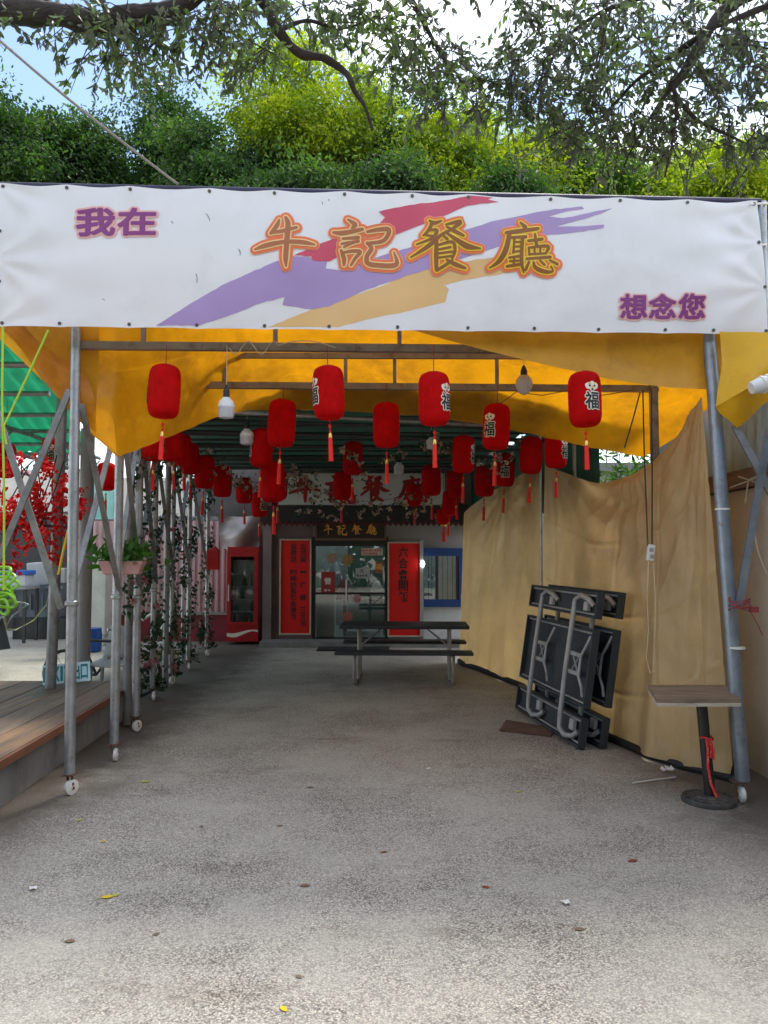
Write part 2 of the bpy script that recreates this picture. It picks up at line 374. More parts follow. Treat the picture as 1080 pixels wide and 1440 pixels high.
# brush strokes -> ribbons with round ends
def catmull(pts, k=5):
    out = []; n = len(pts)
    if n < 3: k = 6
    for i in range(n - 1):
        p0, p1, p2, p3 = pts[max(i - 1, 0)], pts[i], pts[i + 1], pts[min(i + 2, n - 1)]
        for j in range(k):
            t = j / k
            out.append(tuple(0.5 * ((2 * b) + (-a + c) * t + (2 * a - 5 * b + 4 * c - d) * t * t + (-a + 3 * b - 3 * c + d) * t ** 3) for a, b, c, d in zip(p0, p1, p2, p3)))
    out.append(pts[-1]); return out
def ribbon(pts, grow=0.0):
    """2-D polygon faces of one stroke (x, y down, half-width)"""
    c = catmull(pts); V = []; F = []
    n = len(c)
    for i, (x, y, w) in enumerate(c):
        dx = c[min(i + 1, n - 1)][0] - c[max(i - 1, 0)][0]; dy = c[min(i + 1, n - 1)][1] - c[max(i - 1, 0)][1]
        L = math.hypot(dx, dy) or 1; nx, ny = -dy / L, dx / L; w = max(w, 1.5) * 0.62 + grow
        V += [(x + nx * w, y + ny * w), (x - nx * w, y - ny * w)]
        if i: F.append((2 * i - 2, 2 * i, 2 * i + 1, 2 * i - 1))
    for end in (0, n - 1):
        x, y, w = c[end]; w = max(w, 1.5) * 0.62 + grow
        b = len(V); V.append((x, y))
        i0 = min(max(end, 1), n - 1); dx = c[i0][0] - c[i0 - 1][0]; dy = c[i0][1] - c[i0 - 1][1]
        a0 = math.atan2(dy, dx) + (math.pi / 2 if end == 0 else -math.pi / 2)
        for j in range(9):
            a = a0 + math.pi * j / 8; V.append((x + w * math.cos(a), y + w * math.sin(a)))
        for j in range(8): F.append((b, b + 1 + j, b + 2 + j))
    return V, F
K1 = 0.2222; K2 = 0.2315
CHARS = {
 '牛': (330, 290, K1, [[(250,100,8),(235,140,20),(198,190,14)], [(198,188,10),(280,172,18),(358,150,12)], [(290,85,14),(305,130,24),(298,250,24),(292,350,22),(294,402,6)], [(100,292,8),(170,268,22),(290,246,18),(400,248,20),(470,262,8)]]),
 '記': (330, 290, K1, [[(680,100,8),(725,132,22),(705,152,10)], [(590,183,12),(650,186,22),(770,160,14)], [(648,222,10),(745,212,16)], [(640,255,10),(745,236,14)], [(735,238,8),(655,275,8)], [(638,298,12),(655,345,20),(655,388,12)], [(645,312,8),(700,300,14),(758,302,16),(725,345,14),(700,388,10)], [(803,175,12),(870,160,18),(938,160,20),(905,228,18),(800,248,12)], [(800,245,12),(828,280,20),(800,330,20),(805,374,22),(870,388,22),(985,385,22),(970,305,5)]]),
 '餐': (550, 290, K2, [[(195,98,8),(225,114,20),(268,100,6)], [(210,118,16),(190,160,16),(158,192,8)], [(195,160,10),(240,160,16),(212,210,14),(118,246,6)], [(172,190,10),(215,198,10)], [(295,125,8),(382,110,20),(340,150,14),(268,192,6)], [(300,140,8),(350,170,18),(402,198,10)], [(300,165,6),(255,200,16),(190,258,20),(82,326,6)], [(300,180,8),(370,230,20),(430,265,26),(503,276,5)], [(283,200,12),(303,218,12)], [(238,232,16),(236,320,20),(238,402,16)], [(245,255,10),(332,236,14),(350,285,14),(335,332,12)], [(250,282,9),(322,268,10)], [(250,306,9),(332,295,10)], [(250,332,9),(332,322,10)], [(240,410,12),(300,372,14),(335,345,8)], [(300,345,10),(350,372,20),(412,396,12)]]),
 '廳': (550, 290, K2, [[(750,110,8),(778,138,20)], [(662,176,14),(740,166,20),(858,148,14)], [(682,182,18),(660,280,24),(620,350,20),(562,392,5)], [(692,207,11),(782,200,14)], [(712,210,9),(706,300,10)], [(762,205,15),(756,340,16),(770,418,6)], [(710,235,7),(755,232,8)], [(710,263,7),(755,259,8)], [(702,296,8),(755,286,9)], [(680,330,9),(742,320,11)], [(686,352,8),(740,347,9)], [(668,382,12),(747,370,13)], [(712,325,9),(708,375,9)], [(798,226,11),(882,214,14)], [(838,183,10),(848,250,14)], [(800,270,9),(806,310,9)], [(800,268,9),(917,257,14),(905,302,11)], [(836,265,8),(836,300,8)], [(872,262,8),(870,300,8)], [(800,308,9),(905,302,9)], [(788,336,11),(932,325,13)], [(802,355,10),(782,402,13)], [(830,357,9),(842,390,16),(900,414,18),(948,412,8),(936,382,5)], [(870,347,9),(896,372,11)], [(930,345,9),(975,368,12)]]),
}
def char_strokes(ch):
    ox, oy, k, st = CHARS[ch]
    return [[(ox + x * k, oy + y * k, w * k) for x, y, w in s] for s in st]
def char_box(ch):
    P = [p for s in char_strokes(ch) for p in s]
    return min(p[0] for p in P), min(p[1] for p in P), max(p[0] for p in P), max(p[1] for p in P)
def brush_char(mb, ch, fn, grow=0.0, z=0.0, dz=0.00012, mi=0):
    for i, s in enumerate(char_strokes(ch)):
        V, F = ribbon(s, grow)
        mb.add([fn(x, y, z + dz * i) for x, y in V], F, mi)
def brush_char_box(mb, ch, o, ex, ez, w, h, nrm, grow=0.0, z=0.0, mi=0):
    x0, y0, x1, y1 = char_box(ch); o, ex, ez, nrm = Vector(o), Vector(ex), Vector(ez), Vector(nrm)
    brush_char(mb, ch, lambda x, y, q: o + ex * (w * (x - x0) / (x1 - x0)) + ez * (h * (1 - (y - y0) / (y1 - y0))) + nrm * q, grow, z, 0.0002, mi)

def hash1(i): return (math.sin(i * 127.1 + 3.7) * 43758.5453) % 1.0
def interp(x, xs, ys):
    return float(np.interp(x, xs, ys))

# ------------------------------------------------------------------ ground and building
g = MB(); n = 24
g.add([(-300, -300, 0), (300, -300, 0), (300, 300, 0), (-300, 300, 0)], [(0, 1, 2, 3)])
tag(g.build('ground', ground_mat(), origin=(0, 0, 0)), 'worn grey concrete yard with exposed aggregate', None, None, 'structure')

FD = 14.3
def fx(px): return at(px, 780, FD).x
def fz(py): return at(540, py, FD).z
def fbox(mb, x0, x1, y0, y1, d0=0.0, d1=0.1, mi=0):
    """box on the facade, given photo extents; d0/d1 metres in front of the wall plane"""
    X0, X1, Z0, Z1 = fx(x0), fx(x1), fz(y1), fz(y0)
    return mb.box(((X0 + X1) / 2, FD - (d0 + d1) / 2, (Z0 + Z1) / 2), (X1 - X0, d1 - d0, Z1 - Z0), None, mi)
bl = thing('restaurant_building', 'low pinkish and white restaurant front at the far end of the covered yard', 'building', (0, FD, 0))
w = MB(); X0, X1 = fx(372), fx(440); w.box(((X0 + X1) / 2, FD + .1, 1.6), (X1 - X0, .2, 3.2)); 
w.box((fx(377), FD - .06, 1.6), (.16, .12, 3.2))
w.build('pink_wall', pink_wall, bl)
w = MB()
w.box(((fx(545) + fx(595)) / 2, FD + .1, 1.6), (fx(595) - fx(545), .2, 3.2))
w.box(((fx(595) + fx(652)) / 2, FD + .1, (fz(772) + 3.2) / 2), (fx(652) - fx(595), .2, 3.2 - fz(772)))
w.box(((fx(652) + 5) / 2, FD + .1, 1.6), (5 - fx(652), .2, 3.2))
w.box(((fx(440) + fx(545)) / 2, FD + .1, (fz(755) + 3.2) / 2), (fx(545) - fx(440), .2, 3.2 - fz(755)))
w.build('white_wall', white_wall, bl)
w = MB(); w.box(((fx(595) + fx(652)) / 2, FD + .1, fz(853) / 2), (fx(652) - fx(595) - .004, .2, fz(853))); w.build('window_apron', M('clean_white_paint', (.66, .66, .64), .6, 0, .06, 2, dirt=(.5, .48, .45), dscale=3, dlo=.55, dhi=.8), bl)
w = MB(); w.box((1.4, FD + 2.2, 3.28), (7.4, 4.6, .16)); w.build('roof', M('roof_felt', (.2, .2, .2), .9), bl)
w = MB(); fbox(w, 372, 655, 714, 736, .02, .55); eave = w.build('eave', M('black_eave_board', (.02, .018, .02), .6), bl)
w = MB(); 
for i in range(38):
    x = fx(378) + (fx(652) - fx(378)) * i / 37
    w.box((x, FD - .56, fz(738)), (.07, .02, .07), Matrix.Rotation(rad(45), 3, 'Y'))
w.build('scalloped_trim', M('dark_red_trim', (.08, .01, .012), .7), eave)
# room behind the door
w = MB(); w.box((0, FD + 3.4, 1.5), (5.0, .1, 3.0)); w.box((-1.9, FD + 1.8, 1.5), (.1, 3.2, 3.0)); w.box((2.6, FD + 1.8, 1.5), (.1, 3.2, 3.0)); w.box((0.3, FD + 1.8, .02), (5, 3.2, .04))
w.build('room', M('interior_paint', (.34, .38, .40), .7), bl)
# step
w = MB(); fbox(w, 372, 600, 905.5, 900, .02, .02); 
w = MB(); w.box(((fx(372) + fx(655)) / 2, FD - .28, .05), (fx(655) - fx(372), .5, .1)); w.build('step', M('step_concrete', (.22, .21, .2), .85, 0, .2, 5, .3, 40), bl, bevel=.01)
# door
dk = M('dark_door_frame', (.02, .017, .016), .4)
d = MB()
fbox(d, 440, 444, 755, 899, -.05, .06); fbox(d, 541, 546, 755, 899, -.05, .06); fbox(d, 444, 541, 755, 768, -.05, .05); fbox(d, 444, 541, 896, 899.4, -.05, .05)
dr = d.build('door', dk, bl)
d = MB(); fbox(d, 444, 541, 768, 896, -.005, .005); d.build('glass', glass_mat('door_glass', (.84, .88, .88), .05), dr)
d = MB(); d.tube([at(487, 815, FD - .1), at(487, 846, FD - .1)], .014, 8); d.tube([at(487, 818, FD - .1), at(487, 818, FD)], .008, 6); d.tube([at(487, 843, FD - .1), at(487, 843, FD)], .008, 6); d.build('handle', silver_frame, dr)
d = MB(); fbox(d, 444, 541, 833, 836, -.02, .02); d.build('rail', dk, dr)
# window
blue = M('blue_window_paint', (.012, .05, .19), .45)
d = MB(); fbox(d, 593, 652, 771, 782, -.02, .08); fbox(d, 593, 650, 843, 853, -.02, .1); fbox(d, 645, 652, 782, 843, -.02, .07)
wn = d.build('window', blue, bl)
d = MB(); fbox(d, 593.5, 596, 782, 843, -.01, .04); fbox(d, 612, 616, 782, 843, -.01, .045); fbox(d, 641, 645, 782, 843, -.01, .04)
for x in (602, 607, 622, 629, 636): fbox(d, x, x + .7, 782, 843, -.03, -.02)
d.build('sash', M('dark_sash', (.03, .025, .03), .4), wn)
d = MB(); fbox(d, 596, 612, 782, 843, -.004, .004); d.build('pane', MATS['door_glass'], wn)
d = MB(); fbox(d, 616, 641, 782, 843, -.004, .004); d.build('pane', MATS['door_glass'], wn)
# things inside the room, seen through the glass
d = MB(); p0 = at(443, 832, FD + .5); d.box((fx(456) , FD + .55, .5), (.34, .5, 1.0)); tag(d.build('counter', M('cream_counter', (.62, .62, .48), .5), bevel=.01), 'cream counter end just inside the glass door', 'counter')
d = MB(); d.box((fx(510), FD + 1.5, .74), (.9, .7, .04)); dt = tag(d.build('dining_table', wood_dark), 'dark dining table in the room behind the glass door', 'table')
d = MB()
for sx in (-.4, .4):
    for sy in (-.3, .3): d.box((fx(510) + sx, FD + 1.5 + sy, .36), (.04, .04, .72))
d.build('legs_frame', wood_dark, dt)

d = MB(); d.box((fx(520), FD + 3.2, 1.0), (1.1, .3, 2.0)); tag(d.build('drinks_cabinet', M('dark_green_cabinet', (.05, .09, .08), .4), bevel=.02), 'dark green cabinet against the back wall inside the restaurant', 'cabinet')
for k, (px, z0, hh, cc, lb) in enumerate(((470, 1.25, .55, (.28, .32, .38), 'grey blue coat'), (478, 1.0, .5, (.25, .04, .06), 'dark red bag'), (530, .95, .45, (.45, .45, .44), 'white sack'))):
    d = MB(); x_ = fx(px) * 1.1; d.lathe([(.10, 0), (.15, .06), (.14, hh * .6), (.07, hh * .9), (.03, hh)], (x_, FD + 1.9, z0 - .3), 14); tag(d.build('hanging_' + lb.split()[-1], M('cloth_' + lb.replace(' ', '_'), cc, .8, 0, .3, 8), smooth=True), lb + ' hanging dimly inside the restaurant behind the door glass', 'clothing' if k == 0 else 'bag')
for x_ in (-.9, .9):
    d = MB(); d.box((x_, FD + 1.7, 2.93), (1.0, .10, .05)); tag(d.build('ceiling_lamp', M('tube_lamp', (.8, .8, .8), .5, emit=(.9, 1.0, .95), estr=9)), 'tube lamp lit on the ceiling inside the restaurant, ' + ('nearer the drinks fridge' if x_ < 0 else 'nearer the blue window'), 'lamp')
d = MB(); c_ = at(594.5, 793, FD - .16); d.lathe([(.012, -.05), (.035, -.02), (.035, .02), (.015, .05)], c_, 12); tag(d.build('lit_lamp', M('small_white_lamp', (.8, .8, .8), .5, emit=(1, .98, .92), estr=6), smooth=True), 'small lit white lamp between the red couplet and the blue window', 'lamp')
# header board with red brushed characters
hb = thing('header_signboard', 'grey white header board with red brushed restaurant characters under the green roof', 'sign', (0, FD - .6, fz(712)))
d = MB(); fbox(d, 398, 622, 671, 713, .6, .66); d.build('board', M('board_white', (.60, .60, .57), .6, 0, .1, 3), hb)
for ch, x0, x1 in (('牛', 413, 457), ('記', 462, 504), ('餐', 509, 550), ('廳', 556, 604)):
    d = MB(); brush_char_box(d, ch, (fx(x0), FD - .664, fz(709)), (1, 0, 0), (0, 0, 1), fx(x1) - fx(x0) - .05, fz(675) - fz(709), (0, -1, 0), 2.2); d.build('character', M('dark_red_paint', (.36, .012, .014), .5), hb)
# gilded plaque over the door
gs = thing('plaque', 'black plaque with gilded characters over the glass door', 'sign', (fx(493), FD - .1, fz(759)))
d = MB(); fbox(d, 446, 541, 729, 758, .05, .13); d.build('board', M('black_lacquer', (.03, .017, .012), .35), gs)
d = MB(); fbox(d, 444, 446.4, 728, 760, .04, .17); fbox(d, 540.6, 543, 728, 760, .04, .17); fbox(d, 446.4, 540.6, 757, 760, .04, .17); fbox(d, 446.4, 540.6, 727.5, 730, .04, .17); d.build('frame', M('plaque_wood', (.16, .09, .05), .5), gs)
for ch, x0, x1 in (('牛', 456, 468), ('記', 474, 488), ('餐', 495, 509), ('廳', 515, 530)):
    d = MB(); brush_char_box(d, ch, (fx(x0), FD - .134, fz(752)), (1, 0, 0), (0, 0, 1), fx(x1) - fx(x0), fz(736) - fz(752), (0, -1, 0), 1.0); d.build('character', M('gilt', (.95, .45, .06), .4, .1, .1, 10), gs)
d = MB()
for i in range(7):
    x = 454 + i * 12.5; fbox(d, x, x + 7, 730.3, 732, .14, .165)
d.build('lamp_strip', M('warm_lamp', (.9, .6, .3), .5, emit=(1.0, .42, .08), estr=5.0), gs)
# tall red couplet boards
def couplet(x0, x1, y0, y1, label, cols, wid):
    t = thing('couplet_board', label, 'board', (fx((x0 + x1) / 2), FD - .1, fz(y1)))
    d = MB(); fbox(d, x0 + 1.2, x1 - 1.2, y0 + 1.2, y1 - 1.2, .03, .07); d.build('panel', red_board, t)
    d = MB(); fbox(d, x0, x0 + 2, y0, y1, .02, .1); fbox(d, x1 - 2, x1, y0, y1, .02, .1); fbox(d, x0 + 2, x1 - 2, y0, y0 + 2, .02, .1); fbox(d, x0 + 2, x1 - 2, y1 - 2, y1, .02, .1)
    d.build('frame', M('pale_wood_trim', (.52, .42, .30), .5, 0, .15, 8), t)
    for cx, y, hgt, txt in cols:
        for ch in txt:
            if ch != ' ':
                hh = hgt * (.25 if ch == '一' else 1)
                d = MB(); put_glyph(d, ch, lambda u, v: (fx(cx + (u - .5) * wid), FD - .073, fz(y + hgt / 2 - (v - .5) * hh)), 0.02, 2); d.build('character', ink_black, t)
            y += hgt * 1.08
    return t
couplet(394, 438.5, 758, 892, 'red couplet board with two columns of black writing beside the drinks fridge', [(427, 765, 8.2, '各式美 一 樓 樣 三文治'), (413.5, 765, 8.2, '豆腐花 咖啡奶茶熱食凍飲')], 8.5)
couplet(545, 592, 762, 895, 'red couplet board with one column of black characters beside the blue window', [(567, 769, 14.5, '六合會開飯')], 13)
d = MB(); fbox(d, 590, 595, 760, 893, .0, .12); tag(d.build('awning_pole', silver_frame), 'aluminium upright between red couplet and blue window', 'pole')
# posters on the door
def poster(x0, x1, y0, y1, col, label, lines=(), ink=None, off=.012):
    t = thing('poster', label, 'poster', (fx((x0 + x1) / 2), FD - off, fz(y1)))
    d = MB(); fbox(d, x0, x1, y0, y1, off, off + .004); d.build('paper', M('paper_%02d' % len(MATS), col, .6), t)
    d = MB()
    for cx, cy_, sz, ch in lines:
        put_glyph(d, ch, lambda u, v: (fx(cx + (u - .5) * sz), FD - off - .006, fz(cy_ - (v - .5) * sz)), .02, 2)
    if lines: d.build('lettering', ink, t)
poster(452, 472, 804, 833, (.33, .03, .03), 'red business notice with a white character on the glass door', [(461, 817, 9, '營'), (458, 830, 3.5, '業'), (463, 830, 3.5, '中')], print_white)
poster(508, 538, 771, 781, (.62, .56, .45), 'small pale strip notice with two red lines in top corner of the door', [(510 + 3.6 * i, 774, 3.2, c) for i, c in enumerate('請勿吸煙多謝合作')] + [(511 + 3.6 * i, 778.5, 3, c) for i, c in enumerate('歡迎光臨請進')], red_board)
poster(500, 520, 799, 813, (.42, .42, .42), 'grey paper notice with a round emblem on the glass door', [(509, 803, 5, '凡'), (503, 809.5, 3, '營'), (507, 809.5, 3, '業'), (511, 809.5, 3, '時'), (515, 809.5, 3, '間')], ink_black)
poster(528, 538, 790, 806, (.42, .10, .06), 'small orange paper with scrollwork at the door edge', [(533, 797, 8, '福')], gold)
# paper flower stickers on the glass
def sticker(px, py, r, col, label):
    d = MB()
    c = at(px, py, FD - .014)
    for k in range(11):
        a = 2 * math.pi * k / 11; e = Vector((math.cos(a), -.0, math.sin(a))); s_ = Vector((-math.sin(a), 0, math.cos(a)))
        d.add([c + e * r * .15, c + e * r * .65 + s_ * r * .16, c + e * r, c + e * r * .65 - s_ * r * .16], [(0, 1, 2, 3)])
    d.add([c + Vector((0, -.003, 0)) + Vector((math.cos(2 * math.pi * k / 8), 0, math.sin(2 * math.pi * k / 8))) * r * .22 for k in range(8)], [tuple(range(8))])
    tag(d.build('flower_sticker', M('sticker_%d' % len(MATS), col, .6)), label, 'sticker', 'flower stickers on the glass door')
sticker(467, 785, .11, (.4, .15, .06), 'orange flower sticker above the red notice on the door')
sticker(489, 787, .12, (.45, .2, .04), 'golden flower sticker high in the middle of the door')
sticker(502, 842, .09, (.45, .1, .08), 'red flower sticker under the rail of the door')
sticker(489, 867, .11, (.45, .12, .07), 'orange red flower sticker low on the door')

# drinks fridge
FY = 14.2
fr = thing('drinks_fridge', 'tall red glass-door drinks fridge with white wave beside the red couplet', 'fridge', (at(340, 900, FY).x, FY, 0))
fa, fb = at(320, 770, FY).x, at(364, 770, FY).x
zt, zb = at(340, 769, FY).z, .06
redp = M('red_fridge_paint', (.42, .012, .016), .35, 0, .05)
d = MB(); xm = (fa + fb) / 2; wd = fb - fa
d.box((fa + .03, FY + .3, (zt + zb) / 2), (.06, .6, zt - zb)); d.box((fb - .03, FY + .3, (zt + zb) / 2), (.06, .6, zt - zb)); d.box((xm, FY + .3, zt - .05), (wd - .12, .6, .10)); d.box((xm, FY + .3, .21), (wd - .12, .6, .30)); d.box((xm, FY + .57, .85), (wd - .12, .05, .98))
d.box((xm, FY + .57, 1.45), (wd - .12, .05, .2))
cab = d.build('cabinet', redp, fr)
d = MB(); 
for zz in (.36, .60, .83, 1.06, 1.30): d.box((xm, FY + .14, zz), (wd - .13, .22, .018))
d.build('shelf', M('wire_shelf', (.5, .5, .5), .4, .6), fr)
d = MB(); d.box((xm, FY + .26, .95), (wd - .125, .01, 1.2)); d.build('liner', M('fridge_liner', (.58, .66, .66), .5), fr)
d = MB(); a_, b_ = fa + .005, fb - .005
for (xa, xb, za, zc) in ((a_, a_ + .07, .36, zt - .1), (b_ - .07, b_, .36, zt - .1), (a_ + .07, b_ - .07, zt - .18, zt - .1), (a_ + .07, b_ - .07, .36, .42)): d.box(((xa + xb) / 2, FY - .025, (za + zc) / 2), (xb - xa, .045, zc - za))
do = d.build('door', redp, fr)
d = MB(); d.box((xm, FY - .02, .95), (wd - .15, .008, zt - .6)); d.build('glass', glass_mat('fridge_glass', (.93, .95, .95), .0), do)
d = MB(); d.box((a_ + .035, FY - .06, .95), (.02, .03, .3)); d.build('handle', white_plastic, do)
d = MB()
def wave(u, v):
    mid = .20 + .035 * math.sin(u * 5.2 + 3.6) + .03 * u; th = .012 + .030 * (abs(math.sin(u * 3.1 + .6)) ** 1.0) * (1 - .55 * u)
    return (fa + .004 + (wd - .008) * u, FY - .004, mid + (v - .5) * 2 * th)
d.grid(wave, 24, 1); d.build('wave_mark', print_white, cab)
for i in range(9):
    sh = (.368, .608, .838, 1.068)[i % 4]; 
    b = MB(); x = xm - .17 + .34 * hash1(i * 3.3); y = FY + .09 + .06 * hash1(i); b.lathe([(.03, 0), (.033, .01), (.033, .12), (.012, .16), (.012, .20)], (x, y, sh + .002), 10)
    tag(b.build('bottle', M('bottle_tone_%d' % (i % 3), ((.6, .62, .6), (.25, .1, .05), (.12, .3, .16))[i % 3], .15), smooth=True), '%s drink bottle standing on the %s shelf of the red fridge' % (('clear', 'amber', 'green')[i % 3], ('lowest', 'second lowest', 'second highest', 'highest')[i % 4]), 'bottle', 'bottles in the drinks fridge')
# silver sheet hanging over the fridge
d = MB()
def duct(u, v):
    p = at(305 + 62 * u - 8 * v * (u - .5), 722 + 48 * v + 5 * math.sin(u * 3), FY + .25)
    p.y += .10 * math.sin(u * 6 + v * 2) + .05 * math.sin(v * 7 + u * 3); return p
d.grid(duct, 24, 14)
tag(d.build('plastic_sheet', M('silver_plastic_sheet', (.38, .33, .32), .3, .1, .15, 3), smooth=True), 'crumpled silvery plastic sheet hanging above the red fridge', 'sheet')

# pink ribbed cabin and low maroon wall at the left
def ribbed(mb, xa, xb, Y, z0, z1, pitch=.11, depth=.03):
    nn = max(2, int((xb - xa) / pitch)); vs_ = []
    for i in range(nn * 4 + 1):
        x = xa + (xb - xa) * i / (nn * 4); y = Y - (depth if i % 4 in (1, 2) else 0)
        vs_ += [(x, y, z0), (x, y, z1)]
    mb.add(vs_, [(2 * i, 2 * i + 2, 2 * i + 3, 2 * i + 1) for i in range(nn * 4)])
pc = thing('site_cabin', 'pink ribbed metal cabin with maroon base behind the flower-wound posts', 'cabin', (-4.2, 14.8, 0))
pinkm = M('pink_ribbed_metal', (.55, .36, .36), .5, 0, .08, 2, dirt=(.4, .28, .27), dscale=3)
d = MB(); ribbed(d, -5.6, fx(372), 14.8, .5, 2.3); d.build('wall', pinkm, pc)
d = MB(); d.box(((-5.6 + fx(372)) / 2, 15.2, .25), (fx(372) + 5.6, .9, .5)); d.build('base', M('maroon_paint', (.22, .02, .035), .6, 0, .2, 3), pc)
d = MB(); d.box((-2.9, 15.0, 2.85), (1.6, .06, 1.0)); d.build('gap_panel', M('dark_gap_panel', (.10, .09, .09), .8, 0, .3, 2), pc)  # dark panel added to close the bright sky gap over the cabin
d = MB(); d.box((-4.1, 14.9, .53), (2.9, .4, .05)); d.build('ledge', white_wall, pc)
d = MB(); d.box(((-5.6 + fx(372)) / 2, 16.0, 2.35), (fx(372) + 5.6, 2.4, .08)); d.build('roof', galv_old, pc)

# ------------------------------------------------------------------ left yard: deck, shelter, clutter
DZ = .354
pA, pB = gnd(0, 1143), None
dx0, dy0, dx1, dy1 = -2.44, 4.3, -2.575, 8.0
dk_ = thing('deck_platform', 'low brown timber deck on a concrete base at the side of the yard', 'deck', (-4, 6.2, 0))
d = MB()
def edgeX(y): return dx0 + (dx1 - dx0) * (y - dy0) / (dy1 - dy0)
d.add([(edgeX(3.2) - .04, 3.2, 0), (edgeX(7.9) - .04, 7.9, 0), (-7, 7.9, 0), (-7, 3.2, 0), (edgeX(3.2) - .04, 3.2, DZ - .05), (edgeX(7.9) - .04, 7.9, DZ - .05), (-7, 7.9, DZ - .05), (-7, 3.2, DZ - .05)], [(0, 1, 5, 4), (1, 2, 6, 5), (2, 3, 7, 6), (3, 0, 4, 7), (4, 5, 6, 7)])
d.build('base', M('board_marked_concrete', (.27, .275, .27), .85, 0, .25, 3, .4, 25, stretch=(1, 1, .35), dirt=(.12, .12, .115), dscale=2.2, dlo=.5, dhi=.68), dk_)
plankm = [M('deck_plank_%d' % i, c, .6, 0, .3, 3, .25, 30, stretch=(6, .6, 6), dirt=dd, dscale=1.5, dlo=.5, dhi=.7) for i, (c, dd) in enumerate([((.15, .095, .062), (.30, .16, .07)), ((.17, .115, .08), (.26, .17, .10)), ((.13, .088, .062), (.33, .18, .08))])]
pw = .285
for i in range(15):
    d = MB()
    def q(y, k): return edgeX(y) + .02 - pw * k
    ya, yb = 3.2, 8.0
    g_ = .006
    zt_ = DZ - .004 * hash1(i)
    P = [(q(ya, i + 1) + g_, ya), (q(ya, i) - (g_ if i else 0), ya), (q(yb, i) - (g_ if i else 0), yb), (q(yb, i + 1) + g_, yb)]
    d.add([(x, y, zt_ - .048) for x, y in P] + [(x, y, zt_) for x, y in P], [(3, 2, 1, 0), (4, 5, 6, 7), (0, 1, 5, 4), (1, 2, 6, 5), (2, 3, 7, 6), (3, 0, 4, 7)])
    d.build('plank', plankm[i % 3], dk_)
d = MB(); d.add([(edgeX(3.2) + .022, 3.2, DZ - .06), (edgeX(8) + .022, 8.0, DZ - .06), (edgeX(8) + .022, 8.0, DZ - .004), (edgeX(3.2) + .022, 3.2, DZ - .004), (edgeX(3.2) + .045, 3.2, DZ - .06), (edgeX(8) + .045, 8.0, DZ - .06), (edgeX(8) + .045, 8.0, DZ - .004), (edgeX(3.2) + .045, 3.2, DZ - .004)], [(0, 3, 2, 1), (4, 5, 6, 7), (0, 1, 5, 4), (3, 7, 6, 2), (1, 2, 6, 5), (0, 4, 7, 3)])
d.build('edge_board', M('red_brown_edge', (.19, .075, .04), .6, 0, .3, 4, .2, 30, stretch=(5, .8, 5)), dk_)

# green shelter over the side yard
sh_ = thing('green_roof_shelter', 'side shelter with glowing green sheet roof on grey posts beyond the deck', 'shelter', (-4.5, 9, 0))
d = MB(); 
def groof(u, v):
    y = 6.2 + 6.4 * v; x = -8.5 + (5.6 - 1.9 * v) * u
    return (x, y, 3.42 + .03 * math.sin(x * 2 * math.pi / .19) + .04 * math.sin(v * 5) - .05 * v)
d.grid(groof, 150, 10); d.build('roof_sheet', green_sheet, sh_, smooth=True)
for y in (6.6, 7.8, 9.0, 10.2, 11.4, 12.5):
    d = MB(); d.tube([(-8.6, y, 3.30), (-2.95 - .3 * (y - 6.2), y, 3.30)], .028, 8); d.build('purlin', galv_old, sh_)
for x in (-7.0, -5.8, -4.7):
    d = MB(); d.tube([(x, 6.2, 3.24), (x, 12.6, 3.24)], .03, 8); d.tube([(x, 6.2, 2.95), (x, 12.6, 2.95)], .022, 8)
    for k in range(7): d.tube([(x, 6.2 + k, 2.95), (x, 6.2 + k + .5, 3.24)], .015, 6); 
    d.build('truss', galv_old, sh_)
p = gnd(118, 940); 
d = MB(); d.tube([(-3.3, 8.5, 0), (-3.3, 8.5, 3.05)], .075, 16); d.build('post', M('grey_plastic_pipe', (.27, .27, .275), .45, 0, .1, 3), sh_, smooth=True)
a_ = at(71, 967, 7.55); a_.z = DZ; b_ = at(86, 600, 7.55)
d = MB(); d.tube([a_, b_, b_ + (b_ - a_).normalized() * .35], .052, 12); d.build('post', galv_old, sh_, smooth=True)
a2 = a_ + Vector((.13, .06, 0)); d = MB(); d.tube([a2, a2 + (b_ - a_) * 1.15], .024, 10); d.build('post', galv_old, sh_, smooth=True)
d = MB(); d.tube([(-7.2, 9.5, 0), (-7.2, 9.5, 3.2)], .05, 10); d.build('post', galv_old, sh_, smooth=True)

# exit sign leaning on the posts
es = thing('exit_sign', 'small white board with teal EXIT lettering leaning on the deck posts', 'sign', at(92, 966, 7.42))
A, B, Cc = at(60, 964, 7.70), at(127, 957, 7.70), at(60, 936, 7.75)
A.z = max(A.z, DZ + .005)
ex = (B - A); ez = (Cc - A); nn = ex.cross(ez).normalized(); nn = nn if nn.y < 0 else -nn
d = MB(); P = [A, B, B + ez, A + ez]; d.add([p for p in P] + [p - nn * .012 for p in P], [(0, 1, 2, 3), (7, 6, 5, 4), (0, 4, 5, 1), (1, 5, 6, 2), (2, 6, 7, 3), (3, 7, 4, 0)])
d.build('board', M('pale_blue_board', (.60, .82, .92), .5), es)
for ch, u0, u1 in (('E', .02, .14), ('X', .20, .35), ('I', .385, .42), ('T', .46, .6), ('出', .63, .78), ('口', .81, .95)):
    d = MB(); put_glyph(d, ch, lambda u, v: A + ex * (u0 + (u1 - u0) * u) + ez * (.14 + .72 * v) + nn * .004, .025, 2); d.build('character', M('teal_ink', (.005, .22, .25), .5), es)

